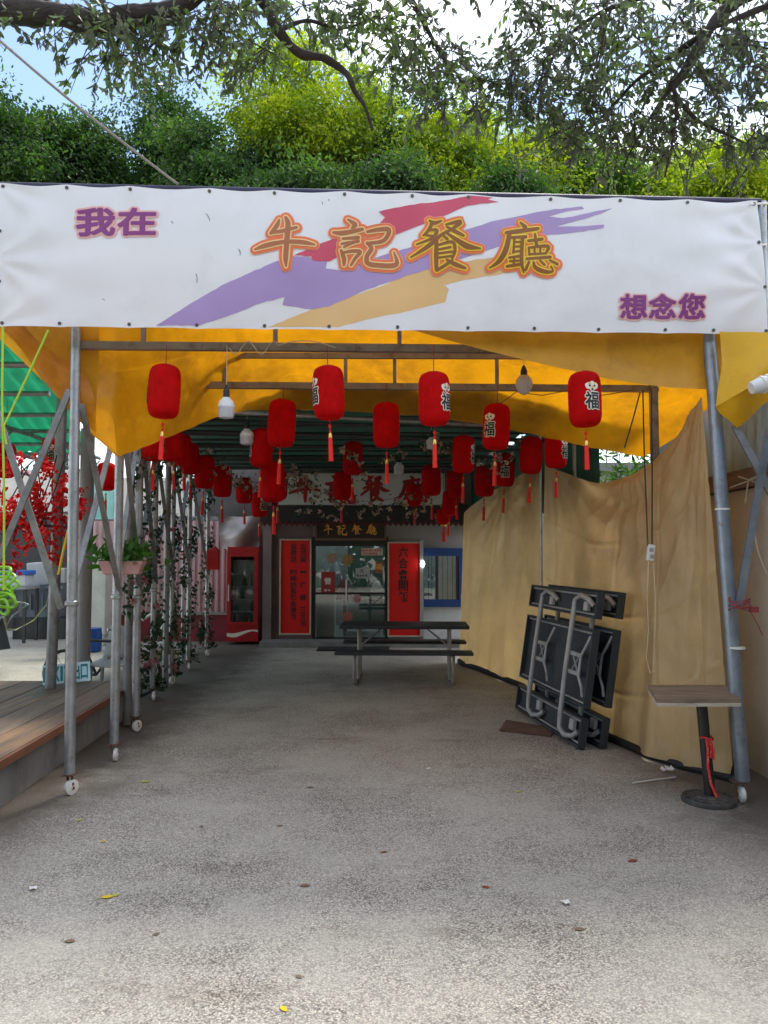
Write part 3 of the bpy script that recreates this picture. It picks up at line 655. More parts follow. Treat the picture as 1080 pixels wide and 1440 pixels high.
# clutter of the side yard
d = MB(); d.box((at(52, 800, 17.4).x, 17.4, 1.25), (3.6, .5, 2.5)); tag(d.build('dark_cabinet', M('dark_cabinet_paint', (.03, .03, .032), .5), bevel=.02), 'tall dark storage cabinet at the back of the side yard', 'cabinet')
d = MB(); d.box((-8.6, 18.6, 1.75), (8.5, .3, 3.5)); tag(d.build('cream_wall', M('cream_wall_paint', (.66, .62, .54), .7, 0, .1, 1, dirt=(.4, .36, .3), dscale=1.5)), 'pale cream wall behind the red artificial flowers', 'wall')
d = MB(); d.box((at(135, 850, 14.2).x, 14.2, .98), (.46, .35, 1.55)); d.box((at(135, 850, 14.2).x, 14.2, .1), (.40, .3, .2)); tag(d.build('white_cupboard', M('white_cupboard_paint', (.66, .66, .62), .5), bevel=.015), 'white upright cupboard behind the grey pipe post', 'cupboard')
d = MB(); d.lathe([(.13, 0), (.15, .02), (.155, .15), (.15, .17), (.158, .19), (.158, .3), (.15, .33), (.145, .40)], (at(130, 893, 13.2).x, 13.2, 0.0), 20); tag(d.build('plastic_drum', M('blue_plastic', (.012, .08, .36), .4), smooth=True), 'small bright blue plastic drum on the ground beside the white cupboard', 'drum')
tb = thing('side_table', 'grey stone-topped work table carrying a blue lidded box', 'table', (at(16, 850, 14.6).x, 14.6, 0))
xt = at(16, 826, 14.6).x; zt_ = at(16, 827, 14.4).z
d = MB(); d.box((xt, 14.7, zt_), (.72, .6, .05)); d.build('table_top', M('grey_slab', (.35, .35, .34), .6), tb)
for sx in (-.33, .33):
    for sy in (-.25, .25):
        d = MB(); d.box((xt + sx, 14.7 + sy, zt_ / 2 - .012), (.05, .05, zt_ - .025)); d.build('leg', dark_steel, tb)
cb = thing('storage_box', 'clear plastic box with bright blue lid standing on the work table', 'box', (xt, 14.7, zt_ + .025))
d = MB(); d.box((xt + .05, 14.7, zt_ + .135), (.50, .38, .21)); d.build('body', M('clear_plastic', (.55, .58, .6), .3), cb, bevel=.01)
d = MB(); d.box((xt + .05, 14.7, zt_ + .285), (.54, .42, .085)); d.build('lid', M('blue_lid', (.01, .14, .6), .4), cb, bevel=.01)
x = at(58, 850, 15.2).x; zb_, zc_ = at(58, 868, 15.2).z, at(58, 824, 15.2).z
d = MB(); d.box((x, 15.4, zb_ / 2 - .005), (1.0, .6, zb_ - .01)); tag(d.build('low_bench', dark_steel), 'low dark bench under the blue grey plastic tub', 'bench')
d = MB()
d.add([(x - .40, 15.15, zb_), (x + .38, 15.15, zb_), (x + .38, 15.65, zb_), (x - .40, 15.65, zb_), (x - .47, 15.1, zc_), (x + .44, 15.1, zc_), (x + .44, 15.7, zc_), (x - .47, 15.7, zc_)], [(3, 2, 1, 0), (0, 1, 5, 4), (1, 2, 6, 5), (2, 3, 7, 6), (3, 0, 4, 7), (4, 5, 6, 7)])
for k in range(6): d.box((x - .28 + .115 * k, 15.11, (zb_ + zc_) / 2), (.03, .05, .3))
d.box((x, 15.08, zc_ - .02), (.95, .05, .06))
tag(d.build('plastic_tub', M('blue_grey_plastic', (.17, .21, .26), .45)), 'large blue grey plastic tub with ribbed side under the red flowers', 'tub')
d = MB(); d.box((x - .06, 15.4, zc_ + .24), (.48, .4, .46), Matrix.Rotation(rad(-5), 3, 'Y')); d.box((x + .32, 15.4, zc_ + .2), (.2, .25, .3))
tag(d.build('white_appliance', M('off_white_shell', (.5, .5, .49), .45), bevel=.02), 'off white appliance resting over the blue grey tub', 'appliance')
# hand trolley
ht = thing('hand_trolley', 'folded hand trolley with bent grey handle and black plate in front of the work table', 'trolley', gnd(10, 915))
d = MB(); Yt = 8.9
d.tube([at(-25, 905, Yt), at(2, 868, Yt), at(22, 846, Yt + .1), at(34, 848, Yt + .12), at(40, 851, Yt + .12)], .012, 8); d.tube([at(-10, 910, Yt), at(18, 866, Yt + .1), at(38, 851, Yt + .12)], .012, 8); d.build('handle', galv, ht)
d = MB(); d.add([at(-20, 870, Yt + .05), at(4, 868, Yt + .05), at(15, 912, Yt - .1), at(-25, 918, Yt - .1), at(-20, 870, Yt + .08), at(4, 868, Yt + .08), at(15, 912, Yt - .06), at(-25, 918, Yt - .06)], [(0, 1, 2, 3), (7, 6, 5, 4), (0, 4, 5, 1), (1, 5, 6, 2), (2, 6, 7, 3), (3, 7, 4, 0)]); d.build('plate', black_rubber, ht)
# bicycle-like frame and chair under a grey cover
ch = thing('plastic_chair', 'grey plastic chair standing behind the deck by the wheeled posts', 'chair', (gnd(160, 958).x, 8.6, 0))
cg = M('grey_chair_plastic', (.36, .37, .38), .5)
cxr = at(160, 900, 8.7).x
d = MB(); d.grid(lambda u, v: (cxr + (u - .5) * .42, 8.5 + .42 * v, .44 - .02 * math.sin(math.pi * u) + .02 * v), 8, 6); d.build('seat', cg, ch, smooth=True, solid=.015)
d = MB(); d.grid(lambda u, v: (cxr + (u - .5) * (.42 - .08 * v), 8.92 + .1 * v - .05 * math.sin(math.pi * u) + .05, .46 + .36 * v), 8, 6); d.build('backrest', cg, ch, smooth=True, solid=.015)
for sx in (-.18, .18):
    for yy in (8.54, 8.88):
        d = MB(); d.bar((cxr + sx, yy, .43), (cxr + sx * 1.2, yy + (yy - 8.7) * .15, 0), .03, .03); d.build('leg', cg, ch)
bk = thing('bicycle', 'black bicycle partly hidden behind the deck and the exit sign', 'bicycle', (at(120, 930, 9.0).x, 9.0, 0))
bx = at(100, 900, 9.0).x
for k, xx in enumerate((bx - .05, bx + .78)):
    d = MB(); d.tube([(xx + .26 * math.cos(a), 9.0, .28 + .26 * math.sin(a)) for a in np.linspace(0, 2 * math.pi, 25)], .02, 6, cap=False); wh = d.build('wheel', black_rubber, bk)
    d = MB()
    for a in np.linspace(0, math.pi, 7)[:-1]: d.tube([(xx + .25 * math.cos(a), 9.0, .28 + .25 * math.sin(a)), (xx - .25 * math.cos(a), 9.0, .28 - .25 * math.sin(a))], .003, 4)
    d.build('spokes', galv, wh)
d = MB()
for a, b in (((bx - .05, .28), (bx + .12, .66)), ((bx + .12, .66), (bx + .58, .64)), ((bx + .30, .26), (bx + .58, .64)), ((bx + .30, .26), (bx + .14, .62)), ((bx - .05, .28), (bx + .30, .26)), ((bx + .58, .70), (bx + .78, .28))): d.tube([(a[0], 9.0, a[1]), (b[0], 9.0, b[1])], .017, 8)
d.build('frame', M('black_bike_paint', (.02, .02, .022), .35), bk)
d = MB(); d.tube([(bx + .5, 8.78, .80), (bx + .58, 8.9, .78), (bx + .57, 9.0, .72), (bx + .58, 9.1, .78), (bx + .5, 9.22, .80)], .012, 8); d.build('handlebar', galv, bk)
d = MB(); d.box((bx + .09, 9.0, .74), (.22, .13, .05)); d.tube([(bx + .12, 9, .64), (bx + .10, 9, .73)], .013, 8); d.build('saddle', black_rubber, bk, bevel=.015)
# leaning white boards and teal banner
for k, (x0, y0, x1, y1, Y, lb) in enumerate(((205, 930, 245, 850, 12.6, 'white timber strip leaning steeply against the pink cabin'), (200, 872, 252, 838, 12.8, 'white timber strip lying at a slant beside the pink cabin'), (212, 925, 236, 855, 13.2, 'second narrow pale strip leaning behind the steep white one'))):
    a, b = at(x0, y0, Y - .3), at(x1, y1, Y); a.z = max(a.z, .03)
    d = MB(); d.bar(a, b, .07, .03); tag(d.build('timber_strip', M('white_timber', (.6, .58, .54), .6)), lb, 'timber')
d = MB(); d.grid(lambda u, v: at(128 + 36 * u, 672 + 58 * v, 13.2) + Vector((0, .05 * math.sin(u * 6), 0)), 8, 6); tag(d.build('teal_banner', M('teal_cloth', (.32, .60, .58), .6, trans=(.4, .8, .75), tfac=.4)), 'pale teal cloth hanging between the galvanised posts', 'cloth')
d = MB(); d.box((at(60, 700, 18.3).x, 18.35, at(60, 690, 18.3).z), (2.2, .1, 1.0)); tag(d.build('menu_board', M('cream_board', (.66, .62, .55), .6)), 'cream board on the wall behind the red flowers', 'board')
# timber and rubble pile on the ground
for k in range(6):
    d = MB(); x = at(195 + 8 * k, 905, 11.8).x; d.bar((x - .25, 11.8 + .1 * k, .04 + .03 * (k % 3)), (x + .35 * hash1(k), 12.2 + .2 * hash1(k + 5), .05 + .04 * (k % 3)), .07, .05)
    tag(d.build('timber_offcut', M('raw_timber', (.42, .28, .16), .7, 0, .25, 6)), ['lowest raw timber offcut nearest the yard in the pile by the cabin', 'raw timber offcut resting second in the pile by the cabin', 'raised raw timber offcut in the middle of the pile by the cabin', 'raw timber offcut lying flat behind the raised one by the cabin', 'slanting raw timber offcut towards the rear of the pile by the cabin', 'raised raw timber offcut at the rear of the pile by the cabin'][k], 'timber', 'timber offcuts by the cabin')
d = MB(); d.tube([at(212, 912, 12.0), at(236, 905, 12.3)], .06, 12); tag(d.build('plastic_pipe', white_plastic), 'short white plastic pipe lying among timber offcuts', 'pipe')

# ------------------------------------------------------------------ rolling tent frame
FR = thing('rolling_tent_frame', 'galvanised folding tent frame on castors with scissor braces around the covered yard', 'tent frame', (0, 8, 0))
Lp = [gnd(97, 1117), gnd(160, 1070), gnd(190, 1028), gnd(214, 985), gnd(240, 962), gnd(264, 942), gnd(290, 922)]
Rp = [gnd(1045, 1128), Vector((2.36, 6.6, 0)), Vector((2.15, 8.6, 0)), Vector((2.05, 9.6, 0)), Vector((1.95, 10.4, 0)), Vector((1.85, 11.3, 0)), Vector((1.75, 12.5, 0))]
TOPZ = 3.09
def caster(po, x, y, side):
    d = MB(); d.box((x, y, .135), (.085, .085, .008)); qx, qy = math.cos(side) * .024, math.sin(side) * .024; d.bar((x + qx, y + qy, .135), (x + .02 + qx, y - .01 + qy, .04), .016, .005, (qx, qy, 0)); d.bar((x - qx, y - qy, .135), (x + .02 - qx, y - .01 - qy, .04), .016, .005, (qx, qy, 0)); d.build('caster_fork', rust, po)
    ax = Vector((math.cos(side), math.sin(side), 0)); wc = Vector((x + .02, y - .01, .052))
    d = MB(); d.tube([wc + ax * q for q in (-.016, -.012, .012, .016)], [.042, .052, .052, .042], 20); d.tube([wc - ax * .022, wc + ax * .022], .014, 10); d.build('wheel', white_plastic, po, smooth=True)
for i, P in enumerate(Lp):
    r = .036 if i < 3 else .032
    top = at(107, 466, 5.42) if i == 0 else Vector((P.x, P.y, TOPZ + .1))
    if i == 0: top.z = TOPZ + .18
    d = MB(); d.tube([(P.x, P.y, .14), top], r, 14); po = d.build('post', galv, FR, smooth=True)
    caster(po, P.x, P.y, rad(-30 + 37 * i % 70))
    zc = 1.31 if i < 2 else 1.25
    d = MB(); f = zc / top.z; cpos = Vector((P.x, P.y, 0)).lerp(top, f); d.lathe([(r + .002, -.02), (r + .011, -.012), (r + .011, .012), (r + .002, .02)], cpos, 14); d.build('collar', galv, po, smooth=True)
# inner post beside the vine posts
for px, py in ((178, 1022), (232, 968)):
    P = gnd(px, py); d = MB(); d.tube([(P.x, P.y, .02), (P.x, P.y, 3.1)], .036, 12); d.build('post', galv_old, FR, smooth=True)
P0R, T0R = Rp[0], at(1003, 545, 5.42)
d = MB(); d.tube([(P0R.x, P0R.y, .14), at(1016, 720, 5.32), T0R, T0R + Vector((-.02, .03, .5))], .046, 16); po = d.build('post', galv_blue, FR, smooth=True); caster(po, P0R.x - .03, P0R.y, rad(-8))
d = MB(); c_ = at(1037, 911, 5.23); d.tube([c_ + Vector((0, 0, -.006)), c_ + Vector((0, 0, .006))], .05, 16); c_ = at(1016, 716, 5.32); d.tube([c_ + Vector((0, 0, -.006)), c_ + Vector((0, 0, .006))], .05, 16); d.build('collar', white_plastic, po)
for i, P in enumerate(Rp[1:]):
    if i == 0: d = MB(); d.box((P.x - .02, P.y, 1.6), (.06, .06, 3.1)); d.build('post', beam_paint, FR)
    else: d = MB(); d.tube([(P.x, P.y, .0), (P.x, P.y, 3.1)], .03, 10); d.build('post', galv if i == 1 else galv_old, FR, smooth=True)
# front and second beams, with upright stubs to the upper chord
def beam(a, b, w, mat, stubs, zt):
    d = MB(); d.bar(a, b, w, w); bo = d.build('beam', mat, FR)
    for f in stubs:
        p = Vector(a).lerp(Vector(b), f); d = MB(); d.bar(p + Vector((0, 0, w * .5)), (p.x, p.y, zt), w * .55, w * .55, (0, 1, 0)); d.build('stub', mat, bo)
    d = MB(); d.bar((a[0], a[1], zt + w * .4), (b[0], b[1], zt + w * .4), w * .8, w * .8); d.build('upper_chord', mat, bo)
beam(at(110, 486, 5.45), at(1000, 494, 5.62), .055, beam_paint, [.1, .305, .5, .7, .9], 3.42)
beam(at(215, 541, 6.6), at(925, 547, 6.65), .055, beam_paint, [.14, .38, .477, .68, .86], 3.36)
for i in range(2, 7):
    y = Lp[i].y; zz = 3.06 if y < 8 else 3.08
    d = MB(); d.tube([(Lp[i].x, y, zz), (Rp[i].x, Rp[i].y, zz)], .025, 8); d.tube([(Lp[i].x, y, 3.22), (Rp[i].x, Rp[i].y, 3.22)], .018, 8); d.build('beam', dark_steel if i > 2 else galv_old, FR)
# scissor braces between neighbouring left posts
for i in range(6):
    a, b = Lp[i], Lp[i + 1]
    for (z0, z1, off) in ((2.72, 1.32, .045), (1.32, 2.72, -.045)):
        d = MB(); d.bar((a.x + off * .6, a.y, z0), (b.x + off * .6, b.y, z1), .014, .042, (1, 0, 0)); d.build('brace', galv_old, FR)
# wide scissor brace standing out to the side from the front post
for a, b in ((at(98, 548, 5.40), at(-60, 925, 5.40)), (at(-45, 455, 5.46), at(86, 856, 5.46))):
    d = MB(); d.bar(a, b, .045, .016, (0, 1, 0)); d.build('brace', galv_old, FR)
# scissor brace at the right corner post
for a, b, m_ in ((at(1033, 598, 5.3), at(1120, 760, 5.2), galv_old), (at(1082, 600, 5.25), at(1039, 850, 5.25), galv_blue)):
    d = MB(); d.bar(a, b, .05, .02, (0, 1, 0)); d.build('brace', m_, FR)

# ------------------------------------------------------------------ tarpaulins
# yellow canopy
CX = [-30, 0, 30, 65, 110, 165, 230, 300, 350, 420, 500, 580, 660, 740, 820, 905, 960, 1000, 1050]
CY = [448, 458, 490, 540, 592, 643, 618, 588, 577, 576, 579, 584, 594, 609, 627, 643, 610, 570, 545]
CD = [5.4, 5.4, 5.42, 5.46, 5.52, 5.66, 6.2, 6.9, 7.4, 7.7, 7.8, 7.8, 7.8, 7.7, 7.5, 7.3, 6.9, 6.5, 6.0]
from mathutils import noise as mnoise
def canopy(u, v):
    px = -30 + 1080 * u
    pb = at(px, interp(px, CX, CY), interp(px, CX, CD))
    pt = at(px, 300, 5.52); pt = Vector((pb.x * .35 + pt.x * .65, 5.52, 3.72))
    e = v ** .8
    p = pt.lerp(pb, e)
    p.z += .10 * math.sin(math.pi * v) * (1 - .6 * abs(u - .5))
    p += Vector((0, .05, .028)) * mnoise.noise(Vector((px * .013, v * 3.4, 1.3))) * (2.2 * v)
    cr_ = abs(mnoise.noise(Vector((px * .009 + v * 1.1, v * 2.6 - px * .004, 5.1)))) ; p += Vector((0, -.05, -.10)) * (.35 - cr_) * v * (1.2 - v * .4)
    p += Vector((0, .02, .03)) * mnoise.noise(Vector((px * .03, v * 6, 2.2))) * v
    p += Vector((0, .01, .014)) * mnoise.noise(Vector((px * .07, v * 13, 4.2))) * v
    p.z += .014 * math.sin(px * .05 + v * 8) * v + .05 * v * v * mnoise.noise(Vector((px * .008, 3.3, v)))
    for cx_ in (120, 330, 470, 640, 800, 930): p.z -= .018 * math.exp(-((px - cx_ - 30 * v) / 7) ** 2) * v
    for cv_ in (.45, .72): p.z -= .016 * math.exp(-((v - cv_ - .05 * math.sin(px * .01)) / .018) ** 2)
    k_ = max(0, (v - .75) / .25) ** 1.5; p = p.lerp(pb + Vector((0, 0, .012 * mnoise.noise(Vector((px * .05, 0, 1))))), k_)
    return p
ct = thing('canopy_tarpaulin', 'yellow orange tarpaulin sagging under the tent front behind the white banner', 'tarpaulin', (0, 6.4, 3.0))
d = MB(); d.grid(canopy, 240, 90); d.build('roof_sheet', yellow_tarp, ct, smooth=True)
VX = [560, 590, 640, 680, 760, 860, 940, 1000, 1030, 1078]; VY = [460, 467, 481, 492, 511, 534, 545, 548, 522, 470]
def valance(u, v):
    px = 560 + 518 * u; yb = interp(px, VX, VY); d_ = 5.36 + .04 * u
    p = at(px, 440 + (yb - 440) * v, d_ + .02 + .06 * v * math.sin(math.pi * v))
    p.y += .02 * mnoise.noise(Vector((px * .01, v * 2, 0)))
    return p
d = MB(); d.grid(valance, 60, 10); d.build('front_flap', mustard_tarp, ct, smooth=True)
def flap(u, v):   # twisted corner flap at the right
    A_ = [at(1012, 466, 5.28), at(1100, 468, 5.2)]; B_ = [at(1012, 571, 5.16), at(1085, 528, 5.1)]; C_ = [at(1030, 603, 5.3), at(1090, 556, 5.3)]
    a, b, c = [q[0].lerp(q[1], u) for q in (A_, B_, C_)]
    p = a.lerp(b, v / .6) if v < .6 else b.lerp(c, (v - .6) / .4)
    p.y += .05 * math.sin(u * 5 + v * 4) * v + .03 * mnoise.noise(Vector((u * 3, v * 4, 3))); p.x += .02 * math.sin(v * 7); return p
d = MB(); d.grid(flap, 12, 20); d.build('corner_flap', M('bright_yellow_tarpaulin', (.74, .42, .006), .42, 0, .15, 3, .5, 5, trans=(.85, .5, .006), tfac=.3, dirt=(.45, .22, .01), dscale=3, dlo=.55, dhi=.75), ct, smooth=True)
# left outer flap that folds back over the post
def lflap(u, v):
    a = at(-40 + 180 * u, 440, 5.43); b = at(66 + 70 * u, 540 + 70 * u, 5.52 + .05 * u)
    p = a.lerp(b, v); p.y += .03 * math.sin(u * 7 + v * 5) * v; return p
d = MB(); d.grid(lflap, 14, 16); d.build('side_flap', mustard_tarp, ct, smooth=True)

# dark green roof over the inner yard
gr = thing('roof_tarpaulin', 'dark green tarpaulin roof over the inner yard in front of the restaurant', 'tarpaulin', (-.5, 11, 3.2))
def groof2(u, v):
    y = 7.3 + (FD - 7.3 + .1) * v
    xl = interp(y, [7.3, 9, 11, 14.4], [-3.0, -3.1, -3.2, -3.3]); xr = interp(y, [7.3, 8.6, 11.3, 14.4], [2.6, 2.2, 1.8, 1.6])
    return (xl + (xr - xl) * u, y, 3.27 + .06 * abs(math.sin(v * 12)) + .03 * math.sin(u * 20 + v * 3))
d = MB(); d.grid(groof2, 60, 60); d.build('sheet', green_dark, gr, smooth=True)
d = MB(); d.grid(lambda u, v: (interp(8.1 + 6.2 * u, [7.3, 8.6, 11.3, 14.4], [2.5, 2.15, 1.85, 1.6]) + .03 * math.sin(u * 40), 8.1 + 6.2 * u, 3.28 - 1.1 * v + .03 * math.sin(u * 23)), 60, 8); d.build('side_skirt', green_dark, gr, smooth=True)
for k in range(12):
    y = 7.6 + k * .57; d = MB(); d.tube([(-3.1, y, 3.22), (1.9, y, 3.22)], .016, 6); d.build('rib', dark_steel, gr)

# brown side curtains
BX = [(1034, 1102), (1000, 1092), (960, 1083), (905, 1063), (860, 1043), (815, 1020), (775, 992), (759, 985)]
TP = [(988, 556), (972, 575), (950, 612), (915, 648), (880, 670), (840, 681), (800, 668), (764, 652)]
BX2 = [(762, 986), (735, 968), (705, 956), (675, 944), (650, 936), (646, 932)]
TP2 = [(762, 650), (738, 662), (712, 676), (690, 690), (660, 712), (652, 722)]
def curtain(BXs, TPs, attach, seed, amp, sw=None):
    S = np.linspace(0, 1, len(BXs)); bot = [gnd(*b) for b in BXs]; top = []
    for b, (tx, ty) in zip(bot, TPs): top.append(at(tx, ty, b.y - .06))
    def cr(arr, s):
        return Vector(tuple(float(np.interp(s, S, [q[k] for q in arr])) for k in range(3)))
    def smooth_cr(arr, s):
        r = Vector((0, 0, 0)); 
        for ds, w_ in ((-.04, .25), (0, .5), (.04, .25)): r += cr(arr, min(1, max(0, s + ds))) * w_
        return r
    L = sum((bot[i + 1] - bot[i]).length for i in range(len(bot) - 1))
    def fn(u, v):
        b = smooth_cr(bot, u); t = smooth_cr(top, u); p = t.lerp(b, v)
        e = .02; tg = smooth_cr(bot, min(1, u + e)) - smooth_cr(bot, max(0, u - e)); nrm = Vector((-tg.y, tg.x, 0)).normalized()
        h = (t - b).length; x = u * L; y = v * h; disp = 0
        for (ax, ay, fr_, am, fall) in attach:
            dx_, dy_ = x - ax * L, y - ay; rr = math.hypot(dx_, dy_) + 1e-6; an = math.atan2(dx_, dy_ + .02)
            w_ = math.sin(an * fr_ + seed + .5 * mnoise.noise(Vector((x * .9, y * .9, seed)))); disp += am * (.35 * w_ + .65 * (1 - 1.8 * abs(w_) ** .8)) * math.exp(-rr / fall) * min(1, rr / .6)
        disp += amp * .55 * math.sin(x * 6.3 + .8 * math.sin(y * .9 + seed)) * (.25 + .75 * v) + amp * .22 * math.sin(x * 15.1 + seed + .6 * math.sin(y * 1.4)) * v 
        disp += amp * 1.0 * mnoise.noise(Vector((x * 1.3, y * .6, seed))) + amp * .10 * mnoise.noise(Vector((x * 5, y * 3, seed + 4))) - amp * .5 * abs(mnoise.noise(Vector((x * 1.7 + y * .5, y * .8 - x * .3, seed + 8))))
        disp *= min(1, .25 + 4 * min(u, 1 - u, .19)) 
        for yc in (.62, 1.28, 1.95): disp += .007 * math.exp(-((y - yc - .02 * math.sin(x * 2)) / .022) ** 2)
        for xc in (.55, 1.25, 1.95, 2.6): disp -= .007 * math.exp(-((x - xc - .03 * math.sin(y * 2)) / .022) ** 2)
        if sw: ds_ = (x - sw[0] * L) / sw[1]; q_ = y + .18 * ds_ * ds_; disp += .035 * math.sin(q_ * 17) * math.exp(-(ds_ ** 2)) * math.exp(-y / .45) * min(1, y / .06)
        p = p + nrm * disp
        if v > .93: p += Vector((-.05, -.02, 0)) * ((v - .93) / .07) * abs(mnoise.noise(Vector((x * 2, 0, 9)))) 
        p.z = max(p.z, .05 + .012 * math.sin(x * 3 + seed))
        return p
    return fn
c1 = thing('side_curtain', 'large brown tarpaulin curtain with swagged top behind the folded tables', 'curtain', (2, 6.8, 0))
d = MB(); d.grid(curtain(BX, TP, [(.0, -.1, 11, .060, 1.1), (.99, -.1, 12, .045, .8), (.52, -.15, 9, .03, .6)], 1.1, .05, (.52, .75)), 240, 160); d.build('sheet', brown_tarp, c1, smooth=True)
d = MB(); pts = [gnd(*b) + Vector((.0, .02, .03)) for b in BX]; d.tube(pts, .036, 8); d.build('hem', M('black_hem', (.015, .014, .013), .7), c1)
c2 = thing('side_curtain', 'second darker brown tarpaulin curtain between the white pole and the restaurant front', 'curtain', (1.3, 10, 0))
d = MB(); d.grid(curtain(BX2, TP2, [(.0, .0, 13, .05, 1.0), (.4, .1, 11, .05, .9)], 3.3, .06), 90, 60); d.build('sheet', brown_tarp, c2, smooth=True)
d = MB(); pts = [gnd(*b) + Vector((.0, .02, .03)) for b in BX2]; d.tube(pts, .036, 8); d.build('hem', MATS['black_hem'], c2)
d = MB(); a, b = at(760, 985, 8.66), at(757, 640, 8.66); d.tube([(a.x, a.y - .12, .01), (b.x, b.y - .12, b.z + .2)], .014, 10); tag(d.build('curtain_pole', galv, smooth=True), 'thin bright pole standing where the two brown curtains meet', 'pole')
d = MB(); a = at(1034, 1040, 5.35)
d.grid(lambda u, v: at(1026 + 12 * u + 6 * math.sin(v * 3), 1000 + 102 * v, 5.38) + Vector((0, .02 * math.sin(v * 9 + u * 3), 0)), 4, 14); tag(d.build('black_plastic_strip', M('black_plastic_film', (.015, .015, .016), .25), smooth=True), 'crumpled black plastic strip between brown curtain and corner post', 'plastic strip')

# ------------------------------------------------------------------ wall at the right
wl = thing('side_wall', 'weathered beige rendered wall topped with grey corrugated metal beyond the corner post', 'wall', (2.9, 6, 0))
d = MB(); d.box((2.92, 5.3, 1.08), (.18, 5.6, 2.16)); d.build('render_face', M('beige_render', (.50, .46, .41), .8, 0, .1, 1.5, .2, 25, dirt=(.30, .26, .22), dscale=1.2, dlo=.48, dhi=.75), wl)
d = MB(); d.box((2.88, 5.3, 2.24), (.22, 5.6, .14)); d.build('timber_plate', M('weathered_brown_timber', (.15, .10, .075), .8, 0, .25, 5, stretch=(5, .6, 5)), wl)
d = MB(); vs_ = []
for i in range(141):
    y = 2.6 + 5.4 * i / 140; x = 2.86 + .022 * math.sin(i * 2 * math.pi / 4)
    vs_ += [(x, y, 2.28), (x, y, 3.05)]
d.add(vs_, [(2 * i, 2 * i + 2, 2 * i + 3, 2 * i + 1) for i in range(140)]); d.build('corrugated_sheet', M('corrugated_metal', (.30, .43, .54), .45, .0, .2, 4, dirt=(.46, .55, .62), dscale=5, stretch=(3, 3, .5)), wl)

# ------------------------------------------------------------------ banner
B_TL, B_TR, B_BL, B_BR = at(-3, 258, 5.18), at(1064, 283, 5.36), at(-4, 460, 5.18), at(1079, 471, 5.34)
EYT = [5, 92, 179, 288, 378, 476, 571, 650, 767, 866, 963, 1059]
EYB = [4, 83, 178, 271, 365, 455, 551, 650, 744, 836, 931, 1000, 1076]
def ban_st(px, py):
    s = (px + 3) / 1067.0
    for _ in range(3):
        yt = 258 + 25 * s; yb = 460 + 11 * s + 3 * math.sin(math.pi * s); t = (py - yt) / (yb - yt)
        xl, xr = -3 - 1 * t, 1064 + 15 * t; s = (px - xl) / (xr - xl)
    return s, t
EYS = [ban_st(x, 262 + x * .0235)[0] for x in EYT]; EYSB = [ban_st(x, 466)[0] for x in EYB]
def ban(s, t, z=0.0):
    p = B_TL.lerp(B_TR, s).lerp(B_BL.lerp(B_BR, s), t)
    # slack between the eyelets along both edges
    k = 0
    for E, tt, sg in ((EYS, t, 1), (EYSB, 1 - t, -1)):
        j = int(np.searchsorted(E, s)); a = E[max(j - 1, 0)]; b = E[min(j, len(E) - 1)]
        f = (s - a) / (b - a) if b > a else 0
        f = min(1, max(0, f)); sc_ = math.sin(math.pi * f)
        p.z -= sg * .010 * sc_ * math.exp(-tt / .06)
        k += .012 * math.exp(-tt / .16) * math.cos(2 * math.pi * f)
    b_ = .05 * math.sin(math.pi * t) * (1 + .15 * math.sin(s * 9))
    wr = .007 * math.sin(s * 31 + t * 5) * math.sin(math.pi * t) + .012 * mnoise.noise(Vector((s * 7, t * 2.2, 2))) + .005 * mnoise.noise(Vector((s * 16, t * 7, 7)))
    for (cs, ctt, dr_) in ((0, .0, 1), (0, .55, 1), (1, .33, -1), (1, .66, -1), (0, 1, 1), (1, .04, -1)):
        dx_, dy_ = (s - cs) * dr_ * 5, (t - ctt); rr = math.hypot(dx_, dy_)
        wr += .012 * math.cos(math.atan2(dy_, dx_ + .01) * 9) * math.exp(-rr / .42) * min(1, rr * 5)
    p.y += -(b_ * .35) - wr - k * .6 - z
    return p
def banp(px, py, z): 
    s, t = ban_st(px, py); return ban(min(1.02, max(-.02, s)), t, z)
bn = thing('banner', 'long white vinyl banner with brushed stripes and restaurant characters across the tent front', 'banner', (0, 5.25, 3.15))
d = MB(); d.grid(lambda u, v: ban(u, v), 260, 50); d.build('sheet', banner_white, bn, smooth=True)
def drape_poly(poly, z, mat, name, label=None, rag=1.3, seed=0):
    P = []
    n_ = len(poly)
    for i in range(n_):
        (x0, y0), (x1, y1) = poly[i], poly[(i + 1) % n_]
        L = math.hypot(x1 - x0, y1 - y0); k = max(1, int(L / 7))
        for j in range(k):
            f = j / k; x, y = x0 + (x1 - x0) * f, y0 + (y1 - y0) * f
            r_ = rag * mnoise.noise(Vector((x * .11, y * .11, seed))) if 0 < f else 0
            P.append((x, y + r_))
    bm = bmesh.new(); f = bm.faces.new([bm.verts.new((x, -y, 0)) for x, y in P]); 
    bmesh.ops.triangulate(bm, faces=[f])
    x0, x1 = min(p[0] for p in P), max(p[0] for p in P)
    for gx in np.arange(x0 + 9, x1, 14): bmesh.ops.bisect_plane(bm, geom=bm.verts[:] + bm.edges[:] + bm.faces[:], plane_co=(gx, 0, 0), plane_no=(1, 0, 0))
    for gy in np.arange(262, 475, 14): bmesh.ops.bisect_plane(bm, geom=bm.verts[:] + bm.edges[:] + bm.faces[:], plane_co=(0, -gy, 0), plane_no=(0, 1, 0))
    bm.verts.index_update(); d = MB()
    d.add([banp(v.co.x, -v.co.y, z) for v in bm.verts], [tuple(v.index for v in q.verts) for q in bm.faces]); bm.free()
    return d.build(name, mat, bn, label=label, smooth=True)
vin = dict(rough=.42, var=.05, scale=2)
